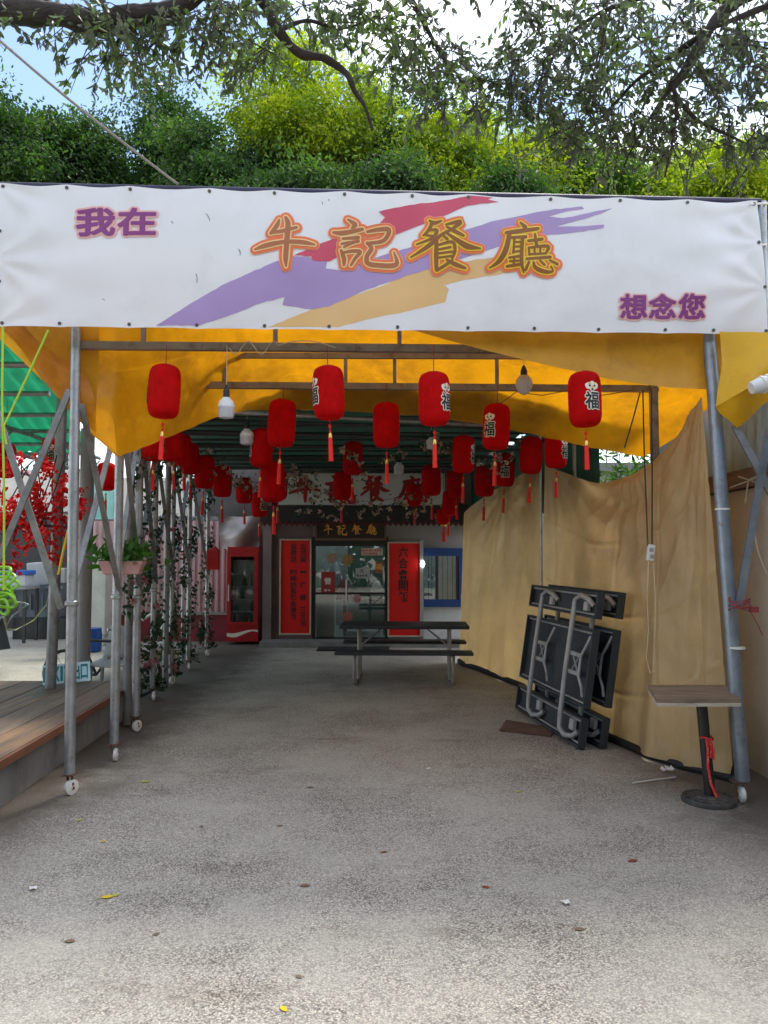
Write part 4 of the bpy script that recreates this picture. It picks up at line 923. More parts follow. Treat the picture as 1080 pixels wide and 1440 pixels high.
drape_poly([(371, 463.5), (430, 438), (470, 424), (520, 408), (541, 400), (532, 392), (546, 386), (610, 377), (680, 366), (740, 362), (772, 364), (740, 374), (690, 390), (645, 397), (617, 404), (623, 410), (618, 428), (560, 442), (510, 452), (468, 464)], .0012, M('banner_orange', (.74, .47, .20), **vin), 'painted_stripe', 'pale orange brush stripe', seed=1)
drape_poly([(214, 461), (260, 431), (310, 402), (380, 372), (405, 364), (432, 366), (452, 371), (450, 381), (470, 383), (530, 361), (620, 335), (690, 312), (750, 299), (812, 290), (815, 294), (790, 298), (764, 306), (784, 308), (836, 297), (855, 294), (838, 302), (822, 307), (775, 320), (806, 320), (843, 318), (842, 323), (800, 329), (760, 333), (700, 348), (640, 368), (560, 392), (505, 411), (455, 434), (430, 438), (390, 432), (393, 421), (360, 430), (300, 452), (272, 461)], .0024, M('banner_purple', (.38, .27, .53), **vin), 'painted_stripe', 'lilac brush stripe', seed=5)
drape_poly([(406, 363), (440, 347), (480, 331), (525, 316), (533, 307), (524, 299), (560, 291), (610, 282), (655, 275.5), (685, 276), (678, 280), (694, 283), (668, 287), (648, 291), (600, 312), (560, 327), (530, 337), (490, 352), (455, 371), (432, 370), (430, 364)], .0036, M('banner_crimson', (.58, .07, .13), **vin), 'painted_stripe', 'crimson brush stripe', seed=9)
glow = M('banner_letter_glow', (.82, .17, .05), **vin); halo = M('banner_letter_pink', (.84, .42, .30), **vin); rim = M('banner_letter_rim', (.88, .62, .28), **vin); rim2 = M('banner_letter_yellow_rim', (.86, .60, .03), **vin); ink2 = M('banner_letter_dark_brown', (.25, .085, .008), **vin); ink_b = M('banner_letter_brown', (.40, .135, .05), **vin)
for ch in CHARS:
    for grow, z, mt, nm in ((6.6, .0055, halo, 'character_halo'), (5.6, .0085, glow, 'character_glow'), (2.3, .0115, rim if ch in '牛記' else rim2, 'character_rim'), (0.35, .0145, ink_b if ch in '牛記' else ink2, 'character')):
        d = MB(); brush_char(d, ch, lambda x, y, z_: banp(x, y, z_), grow, z, .00010); d.build(nm, mt, bn)
purp = M('banner_letter_purple', (.22, .035, .20), **vin); pnk = M('banner_letter_outline', (.80, .42, .42), **vin)
for txt, bx0, bx1, by0, by1 in (('我', 107, 158, 295, 334), ('在', 164, 214, 296, 334), ('想', 867, 904, 417, 450), ('念', 908, 945, 417, 450), ('您', 950, 986, 417, 450)):
    for off, z, mt, nm in ((.105, .005, pnk, 'character_outline'), (.036, .0085, purp, 'character')):
        d = MB(); bold_glyph(d, txt, lambda u, v, q: banp(bx0 + (bx1 - bx0) * u, by1 - (by1 - by0) * v, z + q), off, 14); d.build(nm, mt, bn)
ey = M('brass_eyelet', (.10, .09, .08), .4, .6)
epos = [(x, 258 + 25 * (x + 3) / 1067 + 5) for x in EYT] + [(x, ban_st(x, 0) and 460 + 11 * (x + 4) / 1083 + 3 * math.sin(math.pi * (x + 4) / 1083) - 5) for x in EYB] + [(3, 328), (2, 398), (1064, 344), (1073, 406)]
for x, y in epos:
    c_ = banp(x, y, .004); d = MB(); d.tube([c_ + Vector((0, .003, 0)), c_ + Vector((0, -.003, 0))], .012, 10); d.build('eyelet', ey, bn)
for (pa, pb_, w_) in (((284, 303), (289, 313), 1.2), ((329, 353), (331, 362), 1.6), ((270, 388), (271, 400), .8), ((236, 314), (238, 317), 1.2), ((444, 284), (445, 288), .8), ((453, 280), (454, 283), .8), ((141, 422), (143, 424), .8)):
    V, F = ribbon([(pa[0], pa[1], w_), ((pa[0] + pb_[0]) / 2 + 1, (pa[1] + pb_[1]) / 2, w_ * 1.3), (pb_[0], pb_[1], w_ * .5)], -.4); d = MB(); d.add([banp(x, y, .0022) for x, y in V], F); d.build('scuff_mark', M('scuff_grey', (.25, .25, .26), .6), bn)
# back pole frame that carries the banner, seen at its right edge
bp = thing('banner_pole', 'grey upright pole with short ties at the free end of the banner', 'pole', at(1076, 470, 5.45))
d = MB(); d.tube([at(1076, 470, 5.45), at(1072, 284, 5.45)], .028, 12); d.build('post', galv, bp, smooth=True)
for (x0, y0, x1, y1) in ((1055, 287, 1080, 286), (1064, 344, 1078, 344)):
    d = MB(); d.tube([at(x0, y0, 5.33), at(x1, y1, 5.42)], .008, 6); d.build('tie', white_plastic, bp)
d = MB(); d.tube([at(-3, 262, 5.30), at(1068, 285, 5.45)], .03, 10); d.build('top_rail', M('navy_rail', (.02, .02, .06), .5), bp, smooth=True)
d = MB(); d.tube([at(1056, 546, 5.0), at(1068, 542, 5.0), at(1090, 536, 5.0), at(1125, 530, 5.0)], [.04, .052, .056, .056], 16)
for k in range(5): c_ = at(1072 + 9 * k, 541 - 2.4 * k, 5.0); d.tube([c_ + Vector((-.006, 0, -.001)), c_ + Vector((.006, 0, .003))], .061, 16)
tag(d.build('ribbed_pipe', M('white_ribbed_pipe', (.75, .75, .73), .4), smooth=True), 'white ribbed pipe end beside the twisted yellow flap', 'pipe')

# ------------------------------------------------------------------ lanterns
LH = .37
def make_lantern():
    root = bpy.data.objects.new('red_lantern', None); COL.objects.link(root); OFF[root.name] = Vector((0, 0, 0))
    r = .108; prof = [(.055, 0), (.075, -.004), (.092, -.016), (.103, -.036), (r, -.06)]
    for k in range(1, 12): prof.append((r + .0012 * (k % 2) + .003 * math.sin(math.pi * k / 12), -.06 - (LH - .12) * k / 12))
    prof += [(r, -LH + .06), (.103, -LH + .036), (.092, -LH + .016), (.075, -LH + .004), (.055, -LH)]
    d = MB(); d.lathe(list(reversed(prof)), n=28); body = d.build('lantern_body', red_cloth, root, smooth=True)
    d = MB(); d.lathe([(.05, -.012), (.052, -.004), (.052, .006), (.02, .008)], n=16); d.build('rim', M('lantern_rim', (.3, .01, .012), .6), body)
    def cyl(a, z, off): return Vector(((r + .003 + off) * math.sin(a), -(r + .003 + off) * math.cos(a), z))
    def cyl_fn(cx, cz, w_, h_, off): return lambda u, v: cyl((cx + (u - .5) * w_) / r, cz + (v - .5) * h_, off)
    d = MB(); bold_glyph(d, '福', lambda u, v, q: cyl((u - .5) * .092 / r, -.215 + (v - .5) * .115, .003 + q), .085, 10, 8); 
    def disc(cx, cz, rad_, off, mb): mb.add([cyl((cx + rad_ * math.cos(a)) / r, cz + rad_ * math.sin(a), off) for a in np.linspace(0, 2 * math.pi, 15)[:-1]], [tuple(range(14))])
    for cx, cz, q in ((-.020, -.116, .024), (.020, -.116, .024), (0, -.10, .016), (0, -.138, .017), (-.034, -.11, .012), (.034, -.11, .012)): disc(cx, cz, q, .002, d)
    d.build('print_outline', print_white, body)
    d = MB(); bold_glyph(d, '福', lambda u, v, q: cyl((u - .5) * .092 / r, -.215 + (v - .5) * .115, .0048 + q), .028, 6, 8)
    for cx in (-.016, .016): disc(cx, -.116, .007, .0045, d)
    disc(0, -.142, .008, .0045, d); d.build('printed_character', ink_black, body)
    d = MB()
    for cx, cz in ((-.016, -.100), (.016, -.100), (0, -.126)): disc(cx, cz, .007, .0048, d)
    d.build('gold_dots', gold, body)
    d = MB(); d.tube([(0, 0, -LH), (0, 0, -LH - .035)], .002, 5); d.lathe([(.002, -LH - .075), (.009, -LH - .06), (.012, -LH - .05), (.006, -LH - .038), (.002, -LH - .032)], n=10); d.lathe([(.002, -LH - .10), (.008, -LH - .092), (.008, -LH - .08), (.002, -LH - .074)], n=10)
    b = d.build('bead', red_thread, root, smooth=True)
    d = MB(); d.lathe([(.017, -LH - .30), (.016, -LH - .22), (.014, -LH - .14), (.011, -LH - .115), (.004, -LH - .10)], n=14); ts = d.build('tassel', red_thread, root, smooth=True)
    d = MB(); d.lathe([(.0145, -LH - .135), (.014, -LH - .118), (.009, -LH - .10)], n=12); d.build('gold_band', gold, ts, smooth=True)
    d = MB(); d.tube([(0, 0, 0), (0, 0, 1)], .003, 5); d.build('hanging_cord', M('red_cord', (.25, .02, .015), .7), root)
    return root
LAN = make_lantern()
FRN, SEC, INN = 'lanterns along the front beam', 'lanterns along the second beam', 'lanterns in the inner yard'
# (px of axis, py of top, py of bottom, depth, turn of print in degrees, label, group)
LS = [
 (233, 515, 588, 5.40, -95, 'plain red lantern hanging from the front beam nearest the tall front post', FRN),
 (461, 517, 590, 5.42, -62, 'red lantern on the front beam with dark foil print turned to one side', FRN),
 (610, 525, 598, 5.42, 48, 'front beam red lantern with fortune character wrapping its edge beside plain lantern', FRN),
 (821, 525, 600, 5.45, 12, 'red lantern on the front beam showing its fortune character fully, near brown curtain', FRN),
 (398, 563, 628, 6.5, -115, 'plain red lantern on the second beam behind the long white bulb', SEC),
 (543, 567, 629, 6.5, 120, 'plain red lantern on the second beam between the two front character lanterns', SEC),
 (699, 569, 632, 6.5, -40, 'red lantern on the second beam with fortune character at its edge under looped cords', SEC),
 (369, 604, 657, 7.9, -75, 'dim red lantern just beneath the plain second-beam lantern', INN),
 (383, 650, 706, 8.2, 140, 'low dim lantern half behind the red couplet side lantern cluster', INN),
 (497, 622, 668, 9.3, 150, 'small dim red lantern in front of the header board character', INN),
 (652, 613, 665, 8.2, 60, 'dim red lantern in the green roof shade beside second-beam character lantern', INN),
 (782, 606, 658, 7.7, 40, 'dim red lantern under the yellow edge near the swag of the brown curtain', INN),
 (748, 615, 666, 8.4, 170, 'dim red lantern just before the thin bright curtain pole', INN),
 (215, 597, 648, 7.3, 100, 'shaded red lantern tucked under the yellow drape tip by the post row', INN),
 (243, 600, 649, 7.9, 150, 'shaded red lantern overlapping the one under the yellow drape tip', INN),
 (267, 624, 667, 8.9, -20, 'first of the lantern string receding above the flower-wound posts', INN),
 (289, 641, 687, 9.4, 150, 'second of the lantern string receding above the flower-wound posts', INN),
 (313, 655, 699, 9.9, 150, 'third of the lantern string receding above the flower-wound posts', INN),
 (365, 692, 727, 11.8, 40, 'tiny dark red lantern above the drinks fridge', INN),
 (391, 662, 703, 10.4, 30, 'dark red lantern at the edge of the header board', INN),
 (482, 664, 703, 11.5, 160, 'dark red lantern covering the second header board character', INN),
 (606, 655, 697, 10.6, 160, 'dark red lantern over the last header board character', INN),
 (582, 681, 712, 12.6, 160, 'tiny dark red lantern beneath the last header board character', INN),
 (711, 638, 684, 9.2, -10, 'dark red lantern with pale print low against the inner brown curtain', INN),
 (682, 656, 698, 10.2, 150, 'dark red lantern beside dangling blossoms above the inner brown curtain', INN),
 (634, 690, 725, 12.0, 160, 'far dark red lantern above the blue window', INN),
 (640, 662, 700, 11.4, 140, 'far dark red lantern between header board and inner brown curtain', INN),
 (343, 672, 708, 11.0, 150, 'fourth of the lantern string receding above the flower-wound posts', INN),
 (256, 612, 655, 8.4, 150, 'shaded lantern just behind the pair under the yellow drape tip', INN),
 (8, 624, 672, 7.6, 150, 'red lantern beneath the green roof at the picture edge above red flowers', INN),
 (73, 615, 660, 8.4, 10, 'red lantern with pale character beneath the green shelter roof', INN),
 (150, 651, 690, 10.3, 150, 'narrow dim lantern seen between the galvanised posts', INN),
]
BEAMZ = lambda Y: 3.09 if Y > 6.9 else None
for i, (px, y0, y1, Y, rot, lb, gp) in enumerate(LS):
    o = LAN if i == 0 else copy_tree(LAN)
    p = at(px, y0, Y); o.location = p
    sc_ = (at(px, y0, Y).z - at(px, y1, Y).z) / LH
    o.scale = (sc_ * (1.0 if Y < 10 else 1.08),) * 2 + (sc_,); o.rotation_euler = (rad(R.uniform(-3, 3)), rad(R.uniform(-4, 4)), rad(rot))
    tag(o, lb, 'lantern', gp)
    zt = at(px, 489, 5.47).z if Y < 6 else (at(px, 545, 6.6).z if Y < 7 else 3.19)
    for c in o.children:
        if c.name.startswith('hanging_cord'): c.scale.z = max(.03, (zt - p.z)) / sc_
# round palace-style lantern by the window
pl = thing('tasselled_lantern', 'small gold-trimmed red lantern with long tassel hanging before the blue window', 'lantern', at(624, 745, 12.6))
d = MB(); c_ = at(624, 726, 12.6); d.lathe([(.04, -.14), (.11, -.10), (.13, 0), (.11, .10), (.04, .14)], c_, 16); d.build('body', red_cloth, pl, smooth=True)
d = MB(); d.lathe([(.05, -.17), (.06, -.14)], c_, 12); d.lathe([(.06, .14), (.05, .17)], c_, 12); d.build('trim', gold, pl)
d = MB(); d.lathe([(.035, -.42), (.03, -.3), (.012, -.17)], c_, 12); d.build('tassel', red_thread, pl, smooth=True)
d = MB(); d.tube([c_ + Vector((0, 0, .17)), (c_.x, c_.y, 3.2)], .004, 5); d.build('hanging_cord', MATS['red_cord'], pl)

# ------------------------------------------------------------------ bulbs and cords
def bulb(px, py_top, py_bot, Y, wpx, label, zt, kind=0):
    p = at(px, py_bot, Y); t = at(px, py_top, Y); h = t.z - p.z; r = wpx / 2 * Y / 1080
    o = thing('light_bulb', label, 'bulb', p, 'unlit bulbs hanging under the roof')
    d = MB()
    if kind == 0: d.lathe([(.35 * r, 0), (.85 * r, .03 * h), (r, .12 * h), (r, .30 * h), (.98 * r, .33 * h)], p, 20); d.build('diffuser', M('bulb_diffuser', (.62, .62, .66), .3, trans=(.7, .7, .72), tfac=.3), o, smooth=True); d = MB(); d.lathe([(1.02 * r, .33 * h), (1.02 * r, .40 * h), (.9 * r, .50 * h), (.55 * r, .58 * h), (.5 * r, .62 * h)], p, 20); d.build('shell', M('bulb_shell', (.72, .72, .72), .35), o, smooth=True)
    else: d.lathe([(.2 * r, 0), (.7 * r, .1 * h), (r, .32 * h), (.9 * r, .5 * h), (.55 * r, .64 * h), (.4 * r, .66 * h)], p, 20); d.build('diffuser', MATS['bulb_diffuser'], o, smooth=True)
    d = MB(); d.lathe([(.38 * r, .62 * h), (.40 * r, .8 * h), (.25 * r, .92 * h), (.1 * r, h)], p, 14); d.build('socket', black_rubber, o, smooth=True)
    d = MB(); d.tube([(p.x, p.y, p.z + h * .98), (p.x, p.y, zt)], .003, 5); d.build('flex', M('pale_flex', (.5, .42, .3), .6), o)
zf = at(320, 487, 5.45).z
bulb(318, 541, 589, 5.42, 23, 'white jar-shaped bulb with black socket hanging from the front beam', zf)
M('bulb_diffuser', (.62, .62, .66))
bulb(737, 514, 555, 6.3, 25, 'round frosted bulb hanging beside the second beam between two character lanterns', at(737, 470, 6.3).z, 1)
bulb(347, 590, 626, 7.8, 19, 'shaded jar-shaped bulb beneath the green roof beside dim lanterns', 3.2)
bulb(607, 605, 632, 8.6, 15, 'shaded jar-shaped bulb behind the front character lantern', 3.2)
bulb(561, 640, 668, 10.0, 14, 'small shaded bulb before the header board', 3.2)
bulb(393, 640, 668, 10.2, 12, 'small shaded bulb beside the dim lantern tassel', 3.2)
# cord wound along the front beam
d = MB(); pts = []
for k in range(60):
    f = k / 59; x = 322 + 150 * f; pts.append(at(x, 489 + 9 * math.sin(f * 26), 5.41 - .045 * math.cos(f * 26)) if f < .45 else at(x, 489 + 10 * math.cos(f * 5.2 - .5), 5.40))
d.tube(pts, .0035, 5); tag(d.build('wound_cord', MATS['pale_flex']), 'pale electric cord wound around the front beam near the white bulb', 'cord')
# looped cords on the second beam
d = MB(); d.tube([at(683, 545, 6.55), at(681, 556, 6.52), at(692, 568, 6.5), at(699, 570, 6.5)], .004, 5); d.tube([at(699, 570, 6.5), at(714, 560, 6.5), at(726, 551, 6.5), at(762, 556, 6.52), at(800, 549, 6.55), at(846, 556, 6.55), at(890, 549, 6.58)], .004, 5); tag(d.build('looped_cord', M('brown_cord', (.16, .09, .05), .6)), 'thin brown cord looping along the second beam past the round bulb', 'cord')
sk = thing('extension_socket', 'white extension socket hanging on long cords before the brown curtain', 'socket', at(915, 790, 5.95))
d = MB(); c_ = at(915, 777, 5.95); Rz = Matrix.Rotation(rad(8), 3, 'Y'); d.box(c_, (.055, .035, .125), Rz); d.build('body', white_plastic, sk, bevel=.006)
d = MB(); d.box(c_ + Vector((.0, -.019, .02)), (.03, .006, .03), Rz); d.box(c_ + Vector((.003, -.019, -.03)), (.03, .006, .03), Rz); d.build('outlet', M('socket_grey', (.35, .35, .34), .5), sk)
d = MB(); d.tube([at(904, 548, 6.5), at(906, 640, 6.2), at(911, 768, 5.95)], .006, 6); d.tube([at(916, 546, 6.5), at(917, 660, 6.2), at(917, 768, 5.95)], .006, 6); d.tube([at(900, 552, 6.5), at(890, 590, 6.5), at(878, 630, 6.6)], .006, 6); d.build('feed_cord', dark_steel, sk)
d = MB(); d.tube([at(912, 788, 5.95), at(910, 840, 5.9), at(912, 885, 5.9), at(909, 925, 5.9), at(914, 946, 5.88), at(919, 944, 5.88), at(919, 935, 5.88), at(922, 860, 5.9), at(919, 788, 5.95)], .0035, 6); d.build('tail_cord', M('beige_cord', (.6, .5, .36), .6), sk)
# guy rope
d = MB(); a, b = at(-60, 5, 5.0), at(250, 259, 5.28); d.tube([a.lerp(b, k / 12) - Vector((0, 0, .03 * math.sin(math.pi * k / 12))) for k in range(13)], .0095, 6); tag(d.build('guy_rope', M('grey_rope', (.25, .23, .2), .8, 0, .3, 60)), 'grey guy rope rising from the banner top towards the big tree limb', 'rope')
d = MB(); c_ = at(300, 788, 11.6); d.box(c_, (.17, .14, .28)); d.add([c_ + Vector((sx * .085, sy * .07, .14)) for sx, sy in ((-1, -1), (1, -1), (1, 1), (-1, 1))] + [c_ + Vector((.03, 0, .22))], [(0, 1, 4), (1, 2, 4), (2, 3, 4), (3, 0, 4)]); tag(d.build('wall_box', M('bright_red_box', (.62, .012, .015), .5), bevel=.006), 'small bright red box fixed on a thin post before the pink cabin', 'box')
d = MB(); p = gnd(296, 912); d.tube([(p.x, 11.72, 0), (p.x, 11.72, 3.1)], .022, 10); tag(d.build('thin_post', galv, smooth=True), 'thin metal post carrying the small red box before the pink cabin', 'post')
# yellow-green ropes at the left and a hose coil
lime = M('lime_cord', (.42, .62, .03), .5)
d = MB(); d.tube([at(4, 460, 5.15), at(3, 560, 5.15), at(6, 700, 5.15), at(5, 830, 5.15)], .0075, 6); d.tube([at(68, 464, 5.15), at(38, 530, 5.15), at(10, 590, 5.15), at(5, 600, 5.15), at(9, 625, 5.15)], .0075, 6); tag(d.build('lime_rope', lime), 'lime green cord tied down from the banner to the side brace', 'rope')
hc = MB()
for k in range(7):
    c_ = at(3 + (k % 3) * 2, 806 + 8 * k, 5.2); ph = k * .7
    hc.tube([c_ + Vector(((.055 + .012 * (k % 3)) * math.cos(a), .03 * math.sin(a + ph), .05 * math.sin(a) + .01 * math.cos(2 * a + ph))) for a in np.linspace(0, 2 * math.pi, 21)], .011, 6)
tag(hc.build('hose_coil', M('lime_hose', (.22, .52, .02), .4), smooth=True), 'bright lime green hose coiled and hung on the side brace', 'hose')
d = MB(); d.tube([at(5, 868, 5.3), at(10, 885, 7.0), at(22, 886, 8.2), at(48, 872, 8.4), at(66, 850, 8.0), at(73, 820, 7.7)], .008, 6); tag(d.build('thin_hose', M('pale_green_hose', (.42, .5, .22), .5)), 'thin pale green hose trailing from the tilted post to the deck side', 'hose')
d = MB(); d.tube([at(82, 808, 6.9), at(90, 770, 6.9), at(96, 745, 6.9)], .012, 6); tag(d.build('yellow_strap', M('yellow_strap', (.75, .55, .03), .5)), 'short yellow strap at a slant beside the tilted post', 'strap')
# red string tie at the right post
d = MB(); c_ = at(1036, 850, 5.2)
for k in range(4): d.tube([c_ + Vector((.07 * math.cos(a) + .02, .06 * math.sin(a), .02 * k - .03 + .012 * math.sin(a * 2 + k))) for a in np.linspace(0, 2 * math.pi, 15)], .004, 5)
d.tube([c_ + Vector((.05, -.06, -.02)), c_ + Vector((.09, -.07, -.1)), c_ + Vector((.14, -.06, -.2))], .003, 5); d.tube([c_ + Vector((-.06, -.06, 0)), c_ + Vector((-.07, -.06, -.1))], .003, 5)
d.box(c_ + Vector((.09, -.05, -.03)), (.05, .04, .04)); tag(d.build('string_tie', M('dark_red_string', (.25, .04, .05), .7)), 'dark red string knotted around the leaning corner post', 'string')
d = MB(); p = at(1052, 678, 5.5); 
for a, b in (((-26, 8), (12, -6)), ((-14, -8), (16, 2)), ((0, 0), (-4, 30)), ((2, -4), (20, -12))): d.tube([at(1052 + a[0], 678 + a[1], 5.5), at(1052 + b[0], 678 + b[1], 5.5)], .005, 5)
tag(d.build('twisted_wire', M('raffia', (.4, .32, .22), .7)), 'twisted wire ends knotted against the timber plate of the wall', 'wire')
d = MB(); d.tube([at(1058, 735, 5.4), at(1066, 775, 5.4), at(1072, 792, 5.4), at(1078, 806, 5.4)], .006, 5); tag(d.build('loose_cord', MATS['beige_cord']), 'loose beige cord hanging on the rendered wall', 'cord')

# ------------------------------------------------------------------ tables
def frame_loop(pts, r=.018): 
    return MB().tube(pts, r, 10)
pt = thing('picnic_table', 'dark folding picnic table with attached benches set in front of the glass door', 'picnic table', (.27, 10.3, 0))
cx, cyy = .27, 10.3; rz = Matrix.Rotation(rad(-2), 3, 'Z')
def T(x, y, z): return Vector((cx, cyy, 0)) + rz @ Vector((x, y, z))
def slab(name, x0, x1, y0, y1, z0, z1, par):
    d = MB(); d.box(T((x0 + x1) / 2, (y0 + y1) / 2, (z0 + z1) / 2), (x1 - x0, y1 - y0, z1 - z0), rz); return d.build(name, table_plastic, par, bevel=.012)
slab('table_top', -.84, .84, -.35, .35, .69, .735, pt)
slab('bench', -.86, .86, -.75, -.48, .405, .445, pt); slab('bench', -.86, .86, .48, .75, .405, .445, pt)
for sx in (-.62, .62):
    d = frame_loop([T(sx, -.60, .40), T(sx, -.62, .25), T(sx, -.60, .09), T(sx, -.54, .03), T(sx, -.42, .022), T(sx, .42, .022), T(sx, .54, .03), T(sx, .60, .09), T(sx, .62, .25), T(sx, .60, .40)], .02); d.build('leg', grey_tube, pt, smooth=True)
    d = MB(); d.tube([T(sx * .96, -.18, .03), T(sx * .96, -.2, .69)], .02, 10); d.tube([T(sx * .96, .18, .03), T(sx * .96, .2, .69)], .02, 10); d.build('upright', grey_tube, pt, smooth=True)
    d = MB(); d.tube([T(sx * .94, 0, .44), T(sx * .45, 0, .685)], .011, 8); d.tube([T(sx * .96, -.6, .385), T(sx * .96, .6, .385)], .014, 8); d.build('strut', grey_tube, pt)
d = MB(); d.box((at(495, 915, 12.9).x, 13.5, .012), (1.25, .5, .02)); tag(d.build('doormat', M('black_doormat', (.012, .012, .013), .9, 0, .3, 40, .5, 200), bevel=.004), 'black doormat on the ground at the glass door', 'doormat')

def folded_table(off, label, front):
    O = Vector((1.69, 6.58, .012)) + Vector(off); e1 = Vector((1.45 - 1.69, 8.30 - 6.58, 0)).normalized(); e2 = Vector((.20, .02, 1.32)); e2 = (e2 - e1 * e2.dot(e1)).normalized(); nn = e1.cross(e2).normalized()
    if nn.x > 0: nn = -nn         # towards the yard
    t = thing('folded_picnic_table', label, 'folded table', O)
    m = Matrix((e1, e2, nn)).transposed(); L = 1.74
    def Q(a, b, c): return O + e1 * a + e2 * b + nn * c
    def panel(name, b0, b1):
        d = MB(); d.box(Q(L / 2, (b0 + b1) / 2, -.0), (L, b1 - b0, .022), m)
        for (a0, a1, c0, c1) in ((0, L, b0, b0 + .02), (0, L, b1 - .02, b1), (0, .02, b0 + .02, b1 - .02), (L - .02, L, b0 + .02, b1 - .02)): d.box(Q((a0 + a1) / 2, (c0 + c1) / 2, .034), (a1 - a0, c1 - c0, .046), m)
        po = d.build(name, table_plastic, t, bevel=.004)
        d = MB(); d.box(Q(L / 2, b0 + .034, .03), (L - .08, .016, .016), m); d.box(Q(L / 2, b1 - .034, .03), (L - .08, .016, .016), m); d.build('stiffener', grey_tube, po)
        return po
    panel('bench', 0.0, .25); mp_ = panel('table_top', .335, 1.0); panel('bench', 1.095, 1.325)
    for a in (.36, 1.22):
        h = .085
        d = MB(); d.tube([Q(a - .26, .12, .03), Q(a - .22, .07, .06), Q(a - .10, .05, h), Q(a, .09, h + .01), Q(a, .2, h + .02), Q(a, .66, h + .025), Q(a, 1.12, h + .02), Q(a + .02, 1.23, h + .01), Q(a - .08, 1.28, h), Q(a - .2, 1.25, .06), Q(a - .26, 1.2, .03)], .024, 10); d.build('leg_frame', grey_tube, t, smooth=True)
        d = MB(); d.tube([Q(a - .30, .42, .05), Q(a - .30, .50, .07), Q(a - .22, .58, .075), Q(a - .22, .76, .075), Q(a - .30, .86, .07), Q(a - .32, .94, .05)], .013, 8); d.build('inner_leg', grey_tube, t, smooth=True)
        d = MB(); d.bar(Q(a, .60, h), Q(a - .23, .60, .075), .035, .02, nn); d.bar(Q(a, .76, h), Q(a - .23, .76, .075), .035, .02, nn); d.bar(Q(a - .20, .62, .08), Q(a - .08, .74, .085), .012, .012, nn); d.bar(Q(a - .08, .62, .08), Q(a - .20, .74, .085), .012, .012, nn); d.build('cross_bracket', grey_tube, t)
        hm = M('pale_hinge_metal', (.5, .5, .48), .4, .4); d = MB(); d.box(Q(a - .16, .16, .045), (.09, .09, .03), m); d.build('hinge_plate', hm, t); d = MB(); d.box(Q(a - .14, 1.19, .045), (.09, .08, .03), m); d.build('hinge_plate', hm, t)
folded_table((0, 0, 0), 'dark folded picnic table leaning in front, its grey legs facing the yard', True)
folded_table((.19, .03, 0), 'second dark folded picnic table leaning between the first and the brown curtain', False)

bt = thing('bar_table', 'small square bar table with worn wooden top on a black pole by the corner post', 'table', (2.14, 5.28, 0))
tz = .715
C4 = [at(923, 979, 5.06), at(1042, 979, 5.06), at(1020, 959, 5.58), at(911, 958, 5.58)]
C4 = [Vector((p.x, p.y, 0)) for p in C4]
wood_grey = M('weathered_pale_board', (.55, .48, .39), .75, 0, .3, 4, .3, 40, stretch=(1, 7, 5), dirt=(.17, .12, .08), dscale=3, dlo=.5, dhi=.65)
wood_brn = M('weathered_brown_board', (.22, .16, .11), .75, 0, .35, 4, .3, 40, stretch=(1, 7, 5), dirt=(.42, .36, .27), dscale=3, dlo=.55, dhi=.68)
for k in range(4):
    f0, f1 = k / 4 + (.006 if k else 0), (k + 1) / 4 - (.006 if k < 3 else 0)
    Pq = [C4[0].lerp(C4[3], f0), C4[1].lerp(C4[2], f0), C4[1].lerp(C4[2], f1), C4[0].lerp(C4[3], f1)]
    d = MB(); zz = tz + .002 * hash1(k); d.add([Vector((p.x, p.y, zz - .028)) for p in Pq] + [Vector((p.x, p.y, zz)) for p in Pq], [(3, 2, 1, 0), (4, 5, 6, 7), (0, 1, 5, 4), (1, 2, 6, 5), (2, 3, 7, 6), (3, 0, 4, 7)]); d.build('board', wood_brn, bt, bevel=.002)
d = MB()
for i in range(4):
    a, b = C4[i], C4[(i + 1) % 4]; cc = sum(C4, Vector((0, 0, 0))) / 4
    a2, b2 = a.lerp(cc, .06), b.lerp(cc, .06)
    d.add([(a.x, a.y, tz - .052), (b.x, b.y, tz - .052), (b2.x, b2.y, tz - .052), (a2.x, a2.y, tz - .052), (a.x, a.y, tz - .029), (b.x, b.y, tz - .029), (b2.x, b2.y, tz - .029), (a2.x, a2.y, tz - .029)], [(3, 2, 1, 0), (4, 5, 6, 7), (0, 1, 5, 4), (1, 2, 6, 5), (2, 3, 7, 6), (3, 0, 4, 7)])
d.build('apron', wood_grey, bt)
d = MB(); d.tube([(2.175, 5.22, .05), (2.155, 5.28, tz - .05)], .036, 18); d.build('pole', M('black_painted_pole', (.014, .014, .015), .4, 0, .3, 10), bt, smooth=True)
bpt = gnd(985, 1121)
d = MB(); d.lathe([(.175, 0), (.178, .012), (.172, .03), (.165, .034), (.16, .028), (.13, .028), (.125, .034), (.09, .036), (.085, .046), (.05, .05)], (2.175, 5.24, 0), 36)
for k in range(12): a = k * math.pi / 6; d.box((2.175 + .145 * math.cos(a), 5.24 + .145 * math.sin(a), .032), (.02, .02, .01), Matrix.Rotation(a, 3, 'Z'))
d.build('base_plate', M('cast_iron', (.09, .085, .08), .65, .4, .3, 12, .3, 50, dirt=(.2, .17, .14), dscale=6), bt, smooth=True)
d = MB(); yy = .42
d.tube([(2.17 + .04 * math.cos(a), 5.247 + .04 * math.sin(a), yy + .008 * math.sin(2 * a)) for a in np.linspace(0, 2 * math.pi, 17)], .007, 6)
d.tube([(2.15, 5.20, .42), (2.155, 5.188, .36), (2.15, 5.185, .25), (2.165, 5.18, .14), (2.19, 5.15, .055)], .009, 6); d.tube([(2.165, 5.205, .42), (2.178, 5.192, .36), (2.172, 5.19, .30)], .008, 6); d.tube([(2.18, 5.21, .42), (2.192, 5.19, .36), (2.19, 5.188, .29)], .008, 6)
